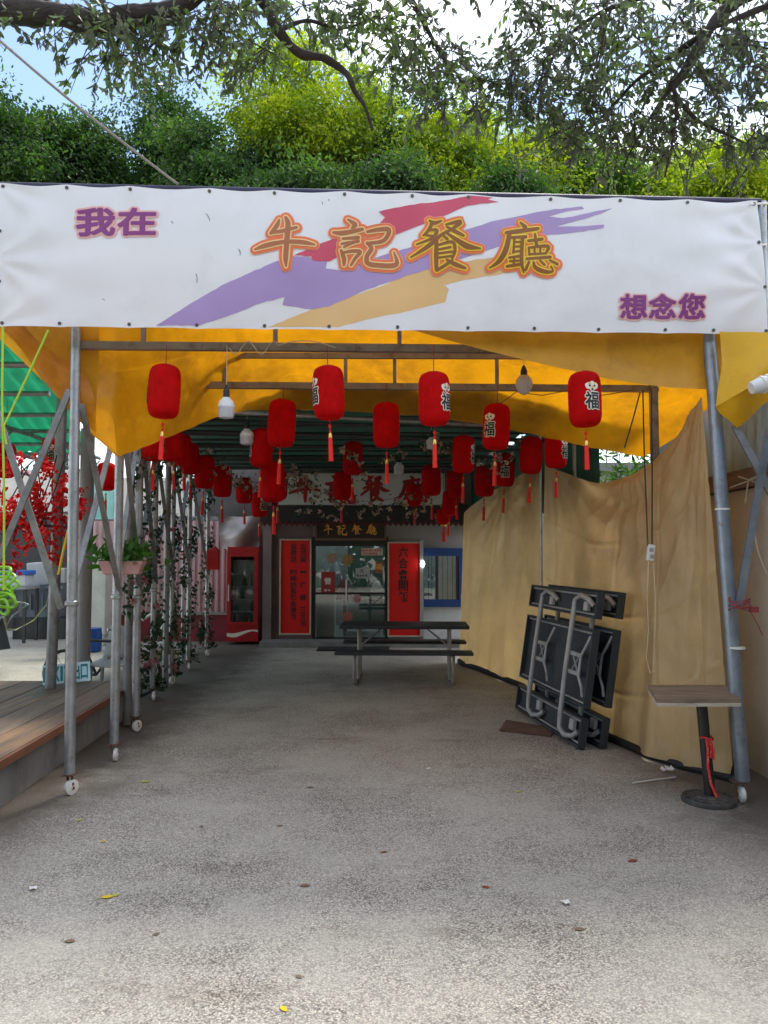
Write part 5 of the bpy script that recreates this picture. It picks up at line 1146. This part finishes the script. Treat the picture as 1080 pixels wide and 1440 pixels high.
tag(d.build('red_rope', M('red_speckled_rope', (.75, .03, .02), .6, 0, .5, 120, dirt=(.85, .55, .45), dscale=140, dlo=.58, dhi=.62), smooth=True), 'bright red rope knotted round the black pole of the bar table', 'rope')
# rusty cover on the ground
d = MB(); P = [gnd(702, 1029), gnd(774, 1037), gnd(783, 1026), gnd(712, 1014)]; d.add([p + Vector((0, 0, .003)) for p in P] + [p + Vector((0, 0, .014)) for p in P], [(3, 2, 1, 0), (4, 5, 6, 7), (0, 1, 5, 4), (1, 2, 6, 5), (2, 3, 7, 6), (3, 0, 4, 7)])
tag(d.build('rusty_cover', M('rusty_plate', (.15, .085, .06), .85, .1, .35, 5, .4, 40)), 'flat rusty metal cover on the ground before the folded tables', 'cover')
d = MB(); d.tube([gnd(890, 1101, .01), gnd(925, 1096, .012), gnd(950, 1093, .012)], .006, 6); tag(d.build('white_stick', white_plastic), 'thin white stick lying on the ground near the bar table base', 'stick')
d = MB(); q = gnd(938, 1083, .02)
for k in range(6): a = k * 1.05; d.add([q, q + Vector((.06 * math.cos(a), .04 * math.sin(a), .03 * hash1(k))), q + Vector((.05 * math.cos(a + .6), .05 * math.sin(a + .6), .05 * hash1(k + 3)))], [(0, 1, 2)])
tag(d.build('torn_plastic', white_plastic), 'torn scrap of white plastic at the curtain hem behind the bar table', 'litter')

# ------------------------------------------------------------------ leaves, flowers, trees
def leaf_mesh(name, P, L, Wd, mats, parent=None, origin=None, droop=.3, fold=.25, mi=None, dirs=None, rs=NR):
    """many small folded leaves: P (n,3) positions; L, Wd lengths and widths"""
    n = len(P); P = np.asarray(P, float)
    if dirs is None:
        D = rs.normal(size=(n, 3)); D[:, 2] -= droop * 2
    else: D = np.asarray(dirs, float) + rs.normal(size=(n, 3)) * .25
    D /= np.linalg.norm(D, axis=1)[:, None] + 1e-9
    Q = rs.normal(size=(n, 3)); S = np.cross(D, Q); S /= np.linalg.norm(S, axis=1)[:, None] + 1e-9
    Nn = np.cross(S, D)
    Ls = (L * rs.uniform(.65, 1.25, n))[:, None]; Ws = (Wd * rs.uniform(.7, 1.25, n))[:, None]
    V = np.empty((n, 6, 3))
    V[:, 0] = P; V[:, 1] = P + D * Ls * .35 + S * Ws * .5 + Nn * Ws * fold; V[:, 2] = P + D * Ls * .72 + S * Ws * .36 + Nn * Ws * fold * .8 - Nn * Ls * .04
    V[:, 3] = P + D * Ls - Nn * Ls * .10
    V[:, 4] = P + D * Ls * .72 - S * Ws * .36 + Nn * Ws * fold * .8 - Nn * Ls * .04; V[:, 5] = P + D * Ls * .35 - S * Ws * .5 + Nn * Ws * fold
    off = OFF[parent.name] if parent is not None else Vector(origin)
    V = V.reshape(-1, 3) - np.array(off)
    me = bpy.data.meshes.new(name); b = np.arange(n) * 6
    loops = np.stack([b, b + 1, b + 2, b + 3, b, b + 3, b + 4, b + 5], 1).ravel()
    me.vertices.add(n * 6); me.vertices.foreach_set('co', V.ravel())
    me.loops.add(n * 8); me.loops.foreach_set('vertex_index', loops.astype(np.int32))
    me.polygons.add(n * 2); me.polygons.foreach_set('loop_start', (np.arange(n * 2) * 4).astype(np.int32))
    if not isinstance(mats, (list, tuple)): mats = [mats]
    for m in mats: me.materials.append(m)
    if mi is not None: me.polygons.foreach_set('material_index', np.repeat(mi, 2).astype(np.int32))
    me.update(calc_edges=True); me.validate()
    o = bpy.data.objects.new(name, me); COL.objects.link(o)
    if parent is not None: o.parent = parent
    else: o.location = off
    OFF[o.name] = Vector(off)
    return o

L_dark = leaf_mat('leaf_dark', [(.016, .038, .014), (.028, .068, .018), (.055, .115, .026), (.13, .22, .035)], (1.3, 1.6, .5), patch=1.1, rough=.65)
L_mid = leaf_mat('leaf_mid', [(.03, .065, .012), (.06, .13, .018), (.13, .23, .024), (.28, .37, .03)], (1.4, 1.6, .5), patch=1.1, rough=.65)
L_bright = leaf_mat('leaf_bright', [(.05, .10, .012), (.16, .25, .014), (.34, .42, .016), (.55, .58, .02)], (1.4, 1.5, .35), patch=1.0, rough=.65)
L_over = leaf_mat('leaf_overhead', [(.085, .08, .08), (.10, .11, .085), (.11, .17, .055), (.18, .28, .04)], (1.2, 1.3, 1.0), .5, .9, .4)
bark = M('tree_bark', (.10, .078, .06), .9, 0, .35, 8, .6, 25, stretch=(1, 1, .4))
bark_dark = M('dark_bark', (.04, .032, .03), .95, 0, .45, 14, .9, 30, stretch=(.35, 1, 1), dirt=(.075, .068, .05), dscale=5)

def limb_mesh(mb, pts, r0, r1, n=8):
    c = catmull([tuple(p) for p in pts], 4); k = len(c); mb.tube(c, [r0 + (r1 - r0) * i / (k - 1) for i in range(k)], n)

def tree(px, py_top, Y, half_px, label, leafm, nleaf=26000, L=.135, Wd=.058, lobes=9, seed=0, py_low=330, loose=.36, cat_group='trees behind the restaurant'):
    rs = np.random.RandomState(100 + seed); top = at(px, py_top + 22, Y); Rx = half_px * Y / 1080; zl = at(px, py_low, Y).z
    base = Vector((top.x, Y, 0)); t = thing('broadleaf_tree', label, 'tree', base, cat_group)
    H = top.z; cz = (H + zl) / 2; Rz = (H - zl) / 2
    cen = [(0, 0, -.1, .5)]
    for i in range(lobes + 3):
        a = rs.uniform(0, 2 * math.pi); rr = rs.uniform(.3, 1.05); zz = rs.uniform(-.9, .82) - .25 * rr
        cen.append((rr * math.cos(a), rr * math.sin(a) * .8, zz, rs.uniform(.22, .44)))
    d = MB(); limb_mesh(d, [base - Vector((0, 0, .2)), base + Vector((rs.uniform(-.3, .3), 0, zl * .5)), base + Vector((rs.uniform(-.4, .4), 0, cz))], .26, .12, 10)
    for cx_, cy_, cz_, q in cen[1:]: limb_mesh(d, [base + Vector((0, 0, zl * .6)), base + Vector((cx_ * Rx * .4, cy_ * Rx * .4, zl * .4 + cz * .5)), base + Vector((cx_ * Rx, cy_ * Rx, cz + cz_ * Rz))], .10, .02, 6)
    d.build('trunk', bark, t, smooth=True)
    P = []; DD = []; wsum = sum(c[3] ** 2 for c in cen)
    for cx_, cy_, cz_, q in cen:
        m = int(nleaf * 1.15 * q * q / wsum); nc = max(14, int(m / 80))
        u = rs.normal(size=(nc, 3)); u /= np.linalg.norm(u, axis=1)[:, None]; u *= rs.uniform(.55, 1.08, (nc, 1)) * np.where(rs.uniform(size=(nc, 1)) < .18, rs.uniform(1.05, 1.5, (nc, 1)), 1)
        cl = np.array([base.x + cx_ * Rx, base.y + cy_ * Rx, cz + cz_ * Rz]) + u * np.array([q * Rx * 1.2, q * Rx * 1.1, q * max(Rz, Rx * .8) * 1.05])
        idx = rs.randint(0, nc, m); sg = rs.uniform(.45, 1.25, nc)[idx][:, None]
        g_ = rs.normal(size=(m, 3)) * np.array([.36, .36, .15]) * sg
        tl = rs.normal(size=(nc, 2))[idx] * .3; g_[:, 2] += g_[:, 0] * tl[:, 0] + g_[:, 1] * tl[:, 1] - .25 * (g_[:, 0] ** 2 + g_[:, 1] ** 2)
        P.append(cl[idx] + g_); dn = u + rs.normal(size=(nc, 3)) * .5; dn[:, 2] -= .45; DD.append(dn[idx] * .9 + rs.normal(size=(m, 3)) * .45)
    P = np.concatenate(P); DD = np.concatenate(DD); kp = P[:, 2] > zl - 1.0; P = P[kp]; DD = DD[kp]
    o = leaf_mesh('crown', P, L, Wd, leafm, t, rs=rs, dirs=DD); o['kind'] = 'stuff'
    return t
# (axis px, top py, distance, half width px, label, leaf, leaves)
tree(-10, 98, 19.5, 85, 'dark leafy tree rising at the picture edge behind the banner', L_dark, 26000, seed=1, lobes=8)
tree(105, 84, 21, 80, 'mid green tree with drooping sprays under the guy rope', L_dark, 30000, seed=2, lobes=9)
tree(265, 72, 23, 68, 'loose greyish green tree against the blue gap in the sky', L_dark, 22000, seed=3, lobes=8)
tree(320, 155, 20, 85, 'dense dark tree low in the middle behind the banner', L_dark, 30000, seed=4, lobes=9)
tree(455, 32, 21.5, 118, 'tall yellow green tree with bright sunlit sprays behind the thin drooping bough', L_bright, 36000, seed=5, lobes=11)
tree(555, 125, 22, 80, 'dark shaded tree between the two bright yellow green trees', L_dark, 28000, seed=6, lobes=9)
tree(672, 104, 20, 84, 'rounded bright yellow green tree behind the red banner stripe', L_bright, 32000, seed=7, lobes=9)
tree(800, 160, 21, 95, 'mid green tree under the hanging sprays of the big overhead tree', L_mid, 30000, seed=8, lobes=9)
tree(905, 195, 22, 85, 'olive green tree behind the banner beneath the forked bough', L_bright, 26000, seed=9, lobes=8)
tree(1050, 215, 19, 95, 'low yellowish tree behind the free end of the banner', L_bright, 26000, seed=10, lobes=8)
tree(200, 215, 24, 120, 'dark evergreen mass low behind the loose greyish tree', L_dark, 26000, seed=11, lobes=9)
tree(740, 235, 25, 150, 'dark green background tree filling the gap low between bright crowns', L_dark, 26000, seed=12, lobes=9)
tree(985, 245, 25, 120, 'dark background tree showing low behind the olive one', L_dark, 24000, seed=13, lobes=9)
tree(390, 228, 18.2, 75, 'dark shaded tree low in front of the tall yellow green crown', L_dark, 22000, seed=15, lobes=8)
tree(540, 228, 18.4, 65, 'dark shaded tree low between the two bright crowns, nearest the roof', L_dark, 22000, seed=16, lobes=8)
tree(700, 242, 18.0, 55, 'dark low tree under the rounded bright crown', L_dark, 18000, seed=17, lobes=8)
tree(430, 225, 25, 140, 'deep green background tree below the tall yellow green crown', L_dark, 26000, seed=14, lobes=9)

# the big trees that reach over the yard
def boughs(name_label, trunk_pts, r0, r1, limbs, sprays, seed, leafn=9):
    rs = np.random.RandomState(seed)
    t = thing('spreading_tree', name_label, 'tree', Vector((trunk_pts[0][0], trunk_pts[0][1], 0)))
    d = MB(); limb_mesh(d, trunk_pts, r0, r1, 12); d.build('trunk', bark, t, smooth=True)
    for pts, a, b in limbs:
        d = MB(); c = catmull([tuple(p) for p in pts], 6); k = len(c)
        ph = rs.uniform(0, 6); c2 = [Vector(p) + Vector((0, math.sin(i * .5 + ph), math.sin(i * .37 + ph * 2))) * (.006 + a * .12) for i, p in enumerate(c)]
        d.tube(c2, [(a + (b - a) * i / (k - 1)) * (1 + .10 * math.sin(i * .9 + ph) + .05 * math.sin(i * 2.3)) for i in range(k)], 14); d.build('bough', bark_dark, t, smooth=True)
    tw = MB(); P = []; D = []
    for (x0, y0, x1, y1, Y0, Y1, n, dr) in sprays:
        for _ in range(int(n * (.80 if x0 > 640 else .78))):
            # twig with alternate leaves
            px = rs.uniform(x0, x1); py = rs.uniform(y0, y1); Y = rs.uniform(Y0, Y1)
            s_ = at(px, py, Y); ln = rs.uniform(.25, .6)
            dv = Vector((rs.normal() * .8, rs.normal() * .6, -abs(rs.normal()) * dr - .15)).normalized()
            pts = [s_, s_ + dv * ln * .5 + Vector((0, 0, .03)), s_ + dv * ln + Vector((0, 0, -.04))]
            tw.tube(pts, [.005, .004, .002], 4, cap=False)
            for j in range(leafn + rs.randint(0, 5)):
                f = rs.uniform(.15, 1.05); q = s_ + dv * ln * f + Vector((0, 0, .02)); sd = rs.normal(size=3); sd[2] -= .7
                P.append(tuple(q)); D.append(tuple(np.array(dv) * .5 + sd * .6))
    tw.build('twigs', bark_dark, t)['kind'] = 'stuff'
    o = leaf_mesh('crown', P, .086, .035, L_over, t, dirs=D, rs=rs); o['kind'] = 'stuff'
    return t
YL = 6.2
boughs('old spreading tree whose thick dark limb crosses the sky above the banner', [(-7.5, 4.8, -.2), (-7.2, 4.9, 2.5), (-6.5, 5.2, 5.0), at(-180, 8, YL)], .45, .16,
 [([at(-180, 8, YL), at(-60, 12, YL), at(20, 18, YL), at(90, 22, YL), at(140, 32, YL), at(185, 26, YL), at(235, 14, YL), at(300, -30, YL), at(370, -80, YL)], .105, .075),
  ([at(140, 30, YL), at(200, 34, YL + .1), at(245, 12, YL + .2), at(262, -20, YL + .2)], .05, .035),
  ([at(300, -30, YL), at(345, -40, YL), at(372, 8, YL + .2), at(392, 42, YL + .2), at(425, 76, YL + .3), at(458, 84, YL + .3), at(488, 104, YL + .3), at(499, 128, YL + .3), at(512, 150, YL + .35), at(524, 182, YL + .4)], .060, .012),
  ([at(392, 42, YL + .2), at(430, 30, YL + .3), at(480, 40, YL + .4), at(530, 20, YL + .5)], .022, .008),
  ([at(370, -80, YL), at(500, -60, YL + .3), at(570, -10, YL + .5), at(610, 60, YL + .6), at(640, 110, YL + .6)], .05, .008),
  ([at(185, 26, YL), at(165, 60, YL + .1), at(170, 90, YL + .1)], .018, .006), ([at(235, 14, YL), at(225, 50, YL), at(200, 80, YL)], .018, .006)],
 [(135, 30, 225, 62, 6.0, 6.9, 42, .9), (150, 55, 195, 100, 6.1, 6.8, 16, 1.0), (225, 5, 330, 40, 6.0, 6.9, 44, .8), (250, -20, 400, 15, 6.0, 7.0, 50, .7), (330, 35, 395, 80, 6.2, 7.0, 26, .9), (390, 0, 520, 40, 6.3, 7.2, 46, .8),
  (500, -20, 610, 60, 6.4, 7.4, 70, .9), (545, 40, 650, 110, 6.4, 7.4, 56, .9), (600, 90, 690, 140, 6.6, 7.4, 34, .9), (0, 8, 140, 40, 5.7, 6.3, 14, 1), (140, 5, 300, 40, 5.7, 6.2, 30, .9), (60, 0, 140, 14, 5.8, 6.2, 8, .6), (-260, -160, 500, -30, 5.2, 7.6, 130, .6), (-500, -520, 640, -170, 4.2, 7.4, 420, .6), (-250, -30, -10, 40, 5.8, 6.8, 25, .7)], 31)
YR = 6.6
boughs('spreading tree whose forked boughs and hanging leaf sprays fill the sky over the banner end', [(6.8, 5.0, -.2), (6.5, 5.2, 3.0), (5.6, 5.8, 5.8), at(1180, -120, YR)], .38, .13,
 [([at(1180, -120, YR), at(1080, -30, YR), at(1030, 5, YR), at(1000, 40, YR), at(965, 95, YR), at(945, 120, YR)], .075, .035),
  ([at(1010, 30, YR), at(985, 52, YR), at(945, 78, YR + .2), at(900, 108, YR + .3), at(862, 150, YR + .4), at(820, 190, YR + .4)], .035, .007),
  ([at(1085, 8, YR), at(1040, 22, YR), at(1000, 40, YR), at(975, 46, YR + .1), at(955, 22, YR + .2)], .030, .010),
  ([at(945, 120, YR), at(925, 150, YR + .1), at(905, 182, YR + .2), at(885, 215, YR + .2), at(872, 250, YR + .3)], .018, .005),
  ([at(945, 120, YR), at(952, 150, YR), at(945, 200, YR + .1), at(935, 250, YR + .2)], .022, .006),
  ([at(952, 140, YR), at(985, 170, YR + .1), at(1020, 190, YR + .2), at(1060, 205, YR + .2), at(1100, 210, YR + .3)], .020, .006),
  ([at(1010, 65, YR), at(1050, 62, YR), at(1100, 70, YR)], .014, .006),
  ([at(1030, 5, YR), at(960, -10, YR + .3), at(860, 10, YR + .5), at(790, 60, YR + .6), at(760, 130, YR + .6)], .035, .007),
  ([at(860, 10, YR + .5), at(840, 80, YR + .6), at(825, 150, YR + .6)], .016, .005)],
 [(715, -10, 800, 70, 6.4, 7.6, 62, .9), (790, -20, 1090, 60, 6.2, 7.6, 170, .8), (700, 60, 780, 150, 6.6, 7.6, 44, .9), (745, 60, 860, 180, 6.4, 7.6, 96, .9), (850, 60, 960, 190, 6.4, 7.4, 92, .9), (960, 60, 1090, 120, 6.4, 7.4, 60, .8),
  (900, 120, 1000, 225, 6.5, 7.3, 46, .9), (1010, 140, 1090, 215, 6.5, 7.3, 40, .8), (690, 110, 760, 160, 6.6, 7.4, 22, .9), (780, 150, 880, 215, 6.6, 7.6, 34, 1.0), (650, -160, 1400, -20, 5.0, 8.0, 200, .6), (560, -560, 1700, -165, 4.0, 7.6, 620, .6), (1090, -20, 1300, 200, 5.8, 7.4, 60, .7)], 47)

# unseen tree row added behind the viewer to keep low sky light out
rs_ = np.random.RandomState(5); P = []
for k in range(16):
    c0 = np.array([-26 + 3.5 * k + rs_.normal() * .6, -11 + rs_.normal() * 1.2, 4.2 + rs_.normal() * .6]); P.append(rs_.normal(size=(1500, 3)) * np.array([1.6, 1.3, 2.2]) + c0)
tag(leaf_mesh('added_treeline', np.concatenate(P), .75, .4, L_dark, None, (0, -11, 0), rs=rs_), 'unseen leafy tree row added behind the viewer to block low sky light', 'wood', None, 'stuff')

# palm-like shrub behind the curtain, planters, vines, blossoms
sb = thing('shrub', 'dark leafy shrub seen through the gap above the brown curtain', 'shrub', (3.6, 9.6, 0))
P = np.clip(NR.normal(size=(5200, 3)), -1.7, 1.7) * np.array([.8, .6, .55]) + np.array([4.3, 10.2, 2.2]); 
leaf_mesh('foliage', P, .17, .035, L_dark, sb)['kind'] = 'stuff'
d = MB(); d.tube([(4.3, 10.2, 0), (4.25, 10.2, 2.4)], .06, 8); d.build('stem', bark, sb)
d = MB(); d.tube([(2.3, 9.0, 0), (2.3, 9.0, 3.25)], .045, 10); tag(d.build('grey_post', galv_old, smooth=True), 'dim grey post showing through the gap above the brown curtain', 'post')

pk = thing('hanging_planter', 'pink plastic planter of green leaves fixed between the wheeled posts', 'planter', at(172, 800, 6.9))
c_ = at(172, 803, 6.85); d = MB()
wl_, h_ = .20, .10
tp = [(-wl_, -.07, .09), (wl_, -.07, .09), (wl_, .07, .09), (-wl_, .07, .09)]; bt_ = [(-wl_ * .78, -.05, -.03), (wl_ * .78, -.05, -.03), (wl_ * .78, .05, -.03), (-wl_ * .78, .05, -.03)]
d.add([c_ + Vector(p) for p in bt_ + tp], [(3, 2, 1, 0), (0, 1, 5, 4), (1, 2, 6, 5), (2, 3, 7, 6), (3, 0, 4, 7), (4, 5, 6, 7)]); d.build('pot', M('pink_plastic', (.62, .34, .34), .5), pk, bevel=.012)
P = NR.normal(size=(170, 3)) * np.array([.12, .06, .04]) + np.array(c_ + Vector((0, 0, .12))); leaf_mesh('foliage', P, .14, .06, leaf_mat('leaf_planter', [(.03, .10, .015), (.07, .2, .03), (.12, .28, .04)], (1.2, 1.4, .5)), pk, droop=-.4)['kind'] = 'stuff'

# red artificial flowers
rf = thing('flower_bush', 'mass of bright red artificial blossoms hanging at the side yard edge', 'artificial flowers', at(50, 800, 7.3))
P = []; 
for px, py, sx, sy, n_ in ((40, 700, 26, 30, 420), (15, 745, 18, 26, 280), (60, 755, 24, 24, 340), (88, 690, 14, 26, 200), (30, 720, 30, 18, 260), (65, 660, 12, 14, 120), (82, 790, 5, 6, 40), (20, 795, 8, 4, 40), (96, 720, 14, 20, 110), (112, 705, 6, 20, 40), (5, 655, 10, 20, 50)):
    for _ in range(int(n_ * .85)):
        P.append(tuple(at(NR.normal(px, sx * .75), NR.normal(py, sy * .75), NR.normal(7.3, .2))))
P = np.array(P); cl = P[::9]; P = cl[NR.randint(0, len(cl), len(P))] + NR.normal(size=P.shape) * .020
leaf_mesh('blossom_mass', P, .042, .042, leaf_mat('petal_red', [(.22, .002, .008), (.62, .006, .012), (.85, .015, .015), (.9, .10, .06)], (1.1, .5, .5), .3, 3.0), rf, droop=0)['kind'] = 'stuff'
d = MB(); 
for k in range(8):
    a = at(20 + 10 * k, 640 + 8 * (k % 3), 7.3); b = at(NR.normal(45, 30), NR.normal(740, 25), 7.3); d.tube([a, a.lerp(b, .5) + Vector((0, .1, .1)), b], .006, 5)
d.tube([at(-20, 745, 7.3), at(50, 738, 7.3), at(100, 742, 7.3)], .014, 6); d.build('stems', bark_dark, rf)

# rose vines wound on the rear posts
vine = leaf_mat('leaf_vine', [(.012, .035, .016), (.03, .07, .03), (.06, .11, .05)], (1.1, 1.3, .8), .25, 4.0)
rose = leaf_mat('rose_pink', [(.42, .12, .15), (.55, .22, .24), (.6, .36, .34)], (1, .7, .7), .25, 5.0)
def garland(px, py, label, zhi=2.9, dens=1.0, seed=0, zlo=.15):
    rs = np.random.RandomState(seed); b = gnd(px, py); t = thing('rose_garland', label, 'garland', (b.x, b.y, .1), 'artificial rose garlands wound on the posts')
    P = []; Z = []
    m = int(1000 * dens)
    z = .15 + (zhi - .15) * rs.uniform(0, 1, m) ** 1.25; z = np.where(rs.uniform(0, 1, m) < .18, rs.uniform(.12, .45, m), z); z = np.maximum(z, 0) if zlo < .5 else zlo + (z - .15) * (zhi - zlo) / zhi
    clump = .5 + .5 * np.sin(z * 9 + seed); keep = rs.uniform(0, 1, m) < .35 + .65 * clump; z = z[keep]; a = z * 7 + rs.normal(size=len(z)) * .9; r = .055 + np.abs(rs.normal(size=len(z))) * .035 + np.where(z < .4, .03, 0)
    P = np.stack([b.x + r * np.cos(a), b.y - .02 + r * np.sin(a), z], 1)
    leaf_mesh('foliage', P, .062, .036, vine, t, rs=rs, droop=.5)['kind'] = 'stuff'
    for k in range(11 if zlo < .5 else 4):
        zz = rs.uniform(zlo + .05, 2.1) if k > 2 or zlo > .5 else rs.uniform(.15, .5); aa = rs.uniform(math.pi * .9, 2.1 * math.pi); c0 = np.array([b.x + .09 * math.cos(aa), b.y + .09 * math.sin(aa), zz])
        leaf_mesh('rose', c0 + rs.normal(size=(16, 3)) * .008, .036, .034, rose, t, rs=rs, droop=0)
    d = MB(); d.tube([(b.x + .045 * math.cos(q * 7), b.y + .045 * math.sin(q * 7), q) for q in np.linspace(zlo, zhi, 60)], .004, 4); d.build('stem', vine, t)
garland(214, 985, 'rose garland on the first vine post with a leafy tuft above its white castor', seed=1)
garland(240, 962, 'rose garland with pinkest roses low on the second vine post', seed=2, dens=1.1)
garland(264, 942, 'rose garland on the third vine post reaching down to pale roses', seed=3, dens=.9)
garland(290, 922, 'rose garland on the farthest vine post near the pink cabin', seed=4, dens=.8)
garland(190, 1028, 'thin rose garland high on the wheeled post behind the pink planter', seed=5, dens=.3, zlo=1.1)
# swags of pale artificial blossoms under the green roof
bls = leaf_mat('blossom_pale', [(.55, .30, .28), (.62, .50, .42), (.60, .45, .20)], (1, .8, .7), .3, 6.0)
def swag(a, b, sag, n_, label, seed):
    rs = np.random.RandomState(seed); a, b = Vector(a), Vector(b); t = thing('blossom_swag', label, 'garland', a.lerp(b, .5), 'blossom swags under the green roof')
    pts = [a.lerp(b, k / 14) - Vector((0, 0, sag * math.sin(math.pi * k / 14))) for k in range(15)]
    d = MB(); d.tube(pts, .004, 4); d.build('stem', vine, t); P = []; P2 = []
    for k in range(n_):
        q = pts[rs.randint(0, 15)] + Vector((rs.normal() * .14, rs.normal() * .06, -abs(rs.normal()) * .12)); 
        P += [np.array(q) + rs.normal(size=3) * .014 for _ in range(9)]; P2 += [np.array(q) + rs.normal(size=3) * .06 for _ in range(7)]
    leaf_mesh('blossom', np.array(P), .055, .045, bls, t, rs=rs, droop=0)['kind'] = 'stuff'; leaf_mesh('foliage', np.array(P2), .06, .03, vine, t, rs=rs)['kind'] = 'stuff'
swag((-2.6, 8.8, 3.0), (-1.6, 12.0, 2.75), .15, 26, 'blossom swag following the lantern string above the vine posts', 1)
swag((-1.5, 12.2, 2.85), (1.0, 12.2, 2.9), .38, 26, 'blossom swag strung across in front of the header board', 2)
swag((.6, 9.2, 3.1), (1.6, 9.0, 3.0), .25, 18, 'blossom swag near the inner brown curtain', 3)
swag((-1.6, 13.4, 2.5), (1.4, 13.4, 2.5), .06, 22, 'blossom swag along the black eave above the plaque', 4)
swag((-.8, 9.0, 3.05), (.5, 9.4, 3.05), .2, 12, 'sparse blossom swag near the dim inner lanterns', 5)
swag((-2.0, 9.4, 2.95), (-.9, 10.4, 2.9), .2, 16, 'blossom swag beside the shaded bulb behind the plain lanterns', 6)

# fallen leaves on the ground
def fallen(px, py, size, col, label, rot, grp=None):
    c_ = gnd(px, py, .004); d = MB(); n_ = 10; V = []
    for i in range(n_ + 1):
        f = i / n_; w_ = size * .30 * math.sin(math.pi * f) ** .8 if 0 < f < 1 else 0
        z = .003 + .06 * size * (f - .5) ** 2
        for s_ in (-1, 0, 1):
            x, y = (f - .5) * size, s_ * w_
            V.append((c_.x + x * math.cos(rot) - y * math.sin(rot), c_.y + x * math.sin(rot) + y * math.cos(rot), z + abs(s_) * w_ * .14))
    F = [(3 * i + k, 3 * i + k + 1, 3 * i + k + 4, 3 * i + k + 3) for i in range(n_) for k in (0, 1)]
    d.add(V, F); d.tube([(c_.x - .5 * size * math.cos(rot), c_.y - .5 * size * math.sin(rot), .012), (c_.x - .75 * size * math.cos(rot + .2), c_.y - .75 * size * math.sin(rot + .2), .006)], .0016, 4)
    tag(d.build('fallen_leaf', M('fallen_' + '%02d%02d' % (int(col[0] * 99), int(col[1] * 99)), col, .5, 0, .2, 30), smooth=True), label, 'leaf', grp)
ye = (.72, .50, .01); yg = (.45, .48, .06); br = (.20, .135, .085); rb = (.25, .07, .04)
fallen(151, 1261, .062, ye, 'bright yellow fallen leaf, the larger of two side by side on the concrete', .3)
fallen(164, 1258, .04, yg, 'small pale green leaf touching the bright yellow fallen leaf', 1.2)
fallen(399, 1418, .040, ye, 'bright yellow fallen leaf closest to the camera', 2.2)
fallen(145, 1183, .035, ye, 'tiny yellow leaf ahead of the larger yellow pair', .8)
fallen(205, 1099, .07, yg, 'yellow green leaf lying near the second white castor', .2)
fallen(730, 1113, .05, yg, 'small yellow green leaf in the middle of the yard', .9)
fallen(429, 1245, .055, br, 'dark brown curled leaf in the middle of the concrete', .1)
fallen(890, 1210, .06, rb, 'reddish brown leaf lying before the bar table', .5)
fallen(683, 1247, .045, rb, 'faint reddish leaf in the middle foreground', 2.8)
fallen(815, 1306, .05, br, 'brown leaf beside the white paper scrap', .1)
fallen(98, 1323, .05, br, 'brown leaf near the yellow pair towards the camera', .0)
fallen(220, 1313, .035, br, 'small brown leaf past the yellow pair', .9)
fallen(394, 1161, .04, br, 'small dark leaf beyond the dark brown curled leaf', .5)
fallen(540, 1198, .04, rb, 'tiny red brown leaf near the centre of the yard', .5)
fallen(283, 1162, .04, br, 'small brown leaf midway to the castors', 2)
fallen(112, 1153, .045, yg, 'pale leaf on the ground by the deck corner', 1)
fallen(437, 1107, .05, br, 'little brown leaf farther into the yard', .3)
fallen(420, 1373, .035, br, 'curled brown leaf behind the closest yellow leaf', 2.5)
def scrap(px, py, s_, lb):
    c_ = gnd(px, py); d = MB(); d.add([c_ + Vector((s_ * math.cos(a) * (1 + .3 * math.sin(3 * a)), s_ * math.sin(a), .006 + .012 * abs(math.sin(2 * a)))) for a in np.linspace(0, 6.28, 8)[:-1]] + [c_ + Vector((0, 0, .014))], [(i, (i + 1) % 7, 7) for i in range(7)])
    tag(d.build('paper_scrap', white_plastic), lb, 'litter')
scrap(796, 1272, .022, 'white paper scrap on the concrete before the bar table')
scrap(46, 1252, .02, 'small white scrap near the yellow leaf pair by the picture edge')
scrap(602, 1083, .02, 'tiny white scrap in the middle of the yard')

bpy.data.objects.remove(_fo)
# things that ended unused are left out
for o in list(bpy.data.objects):
    if o.type == 'MESH' and len(o.data.polygons) == 0: bpy.data.objects.remove(o)
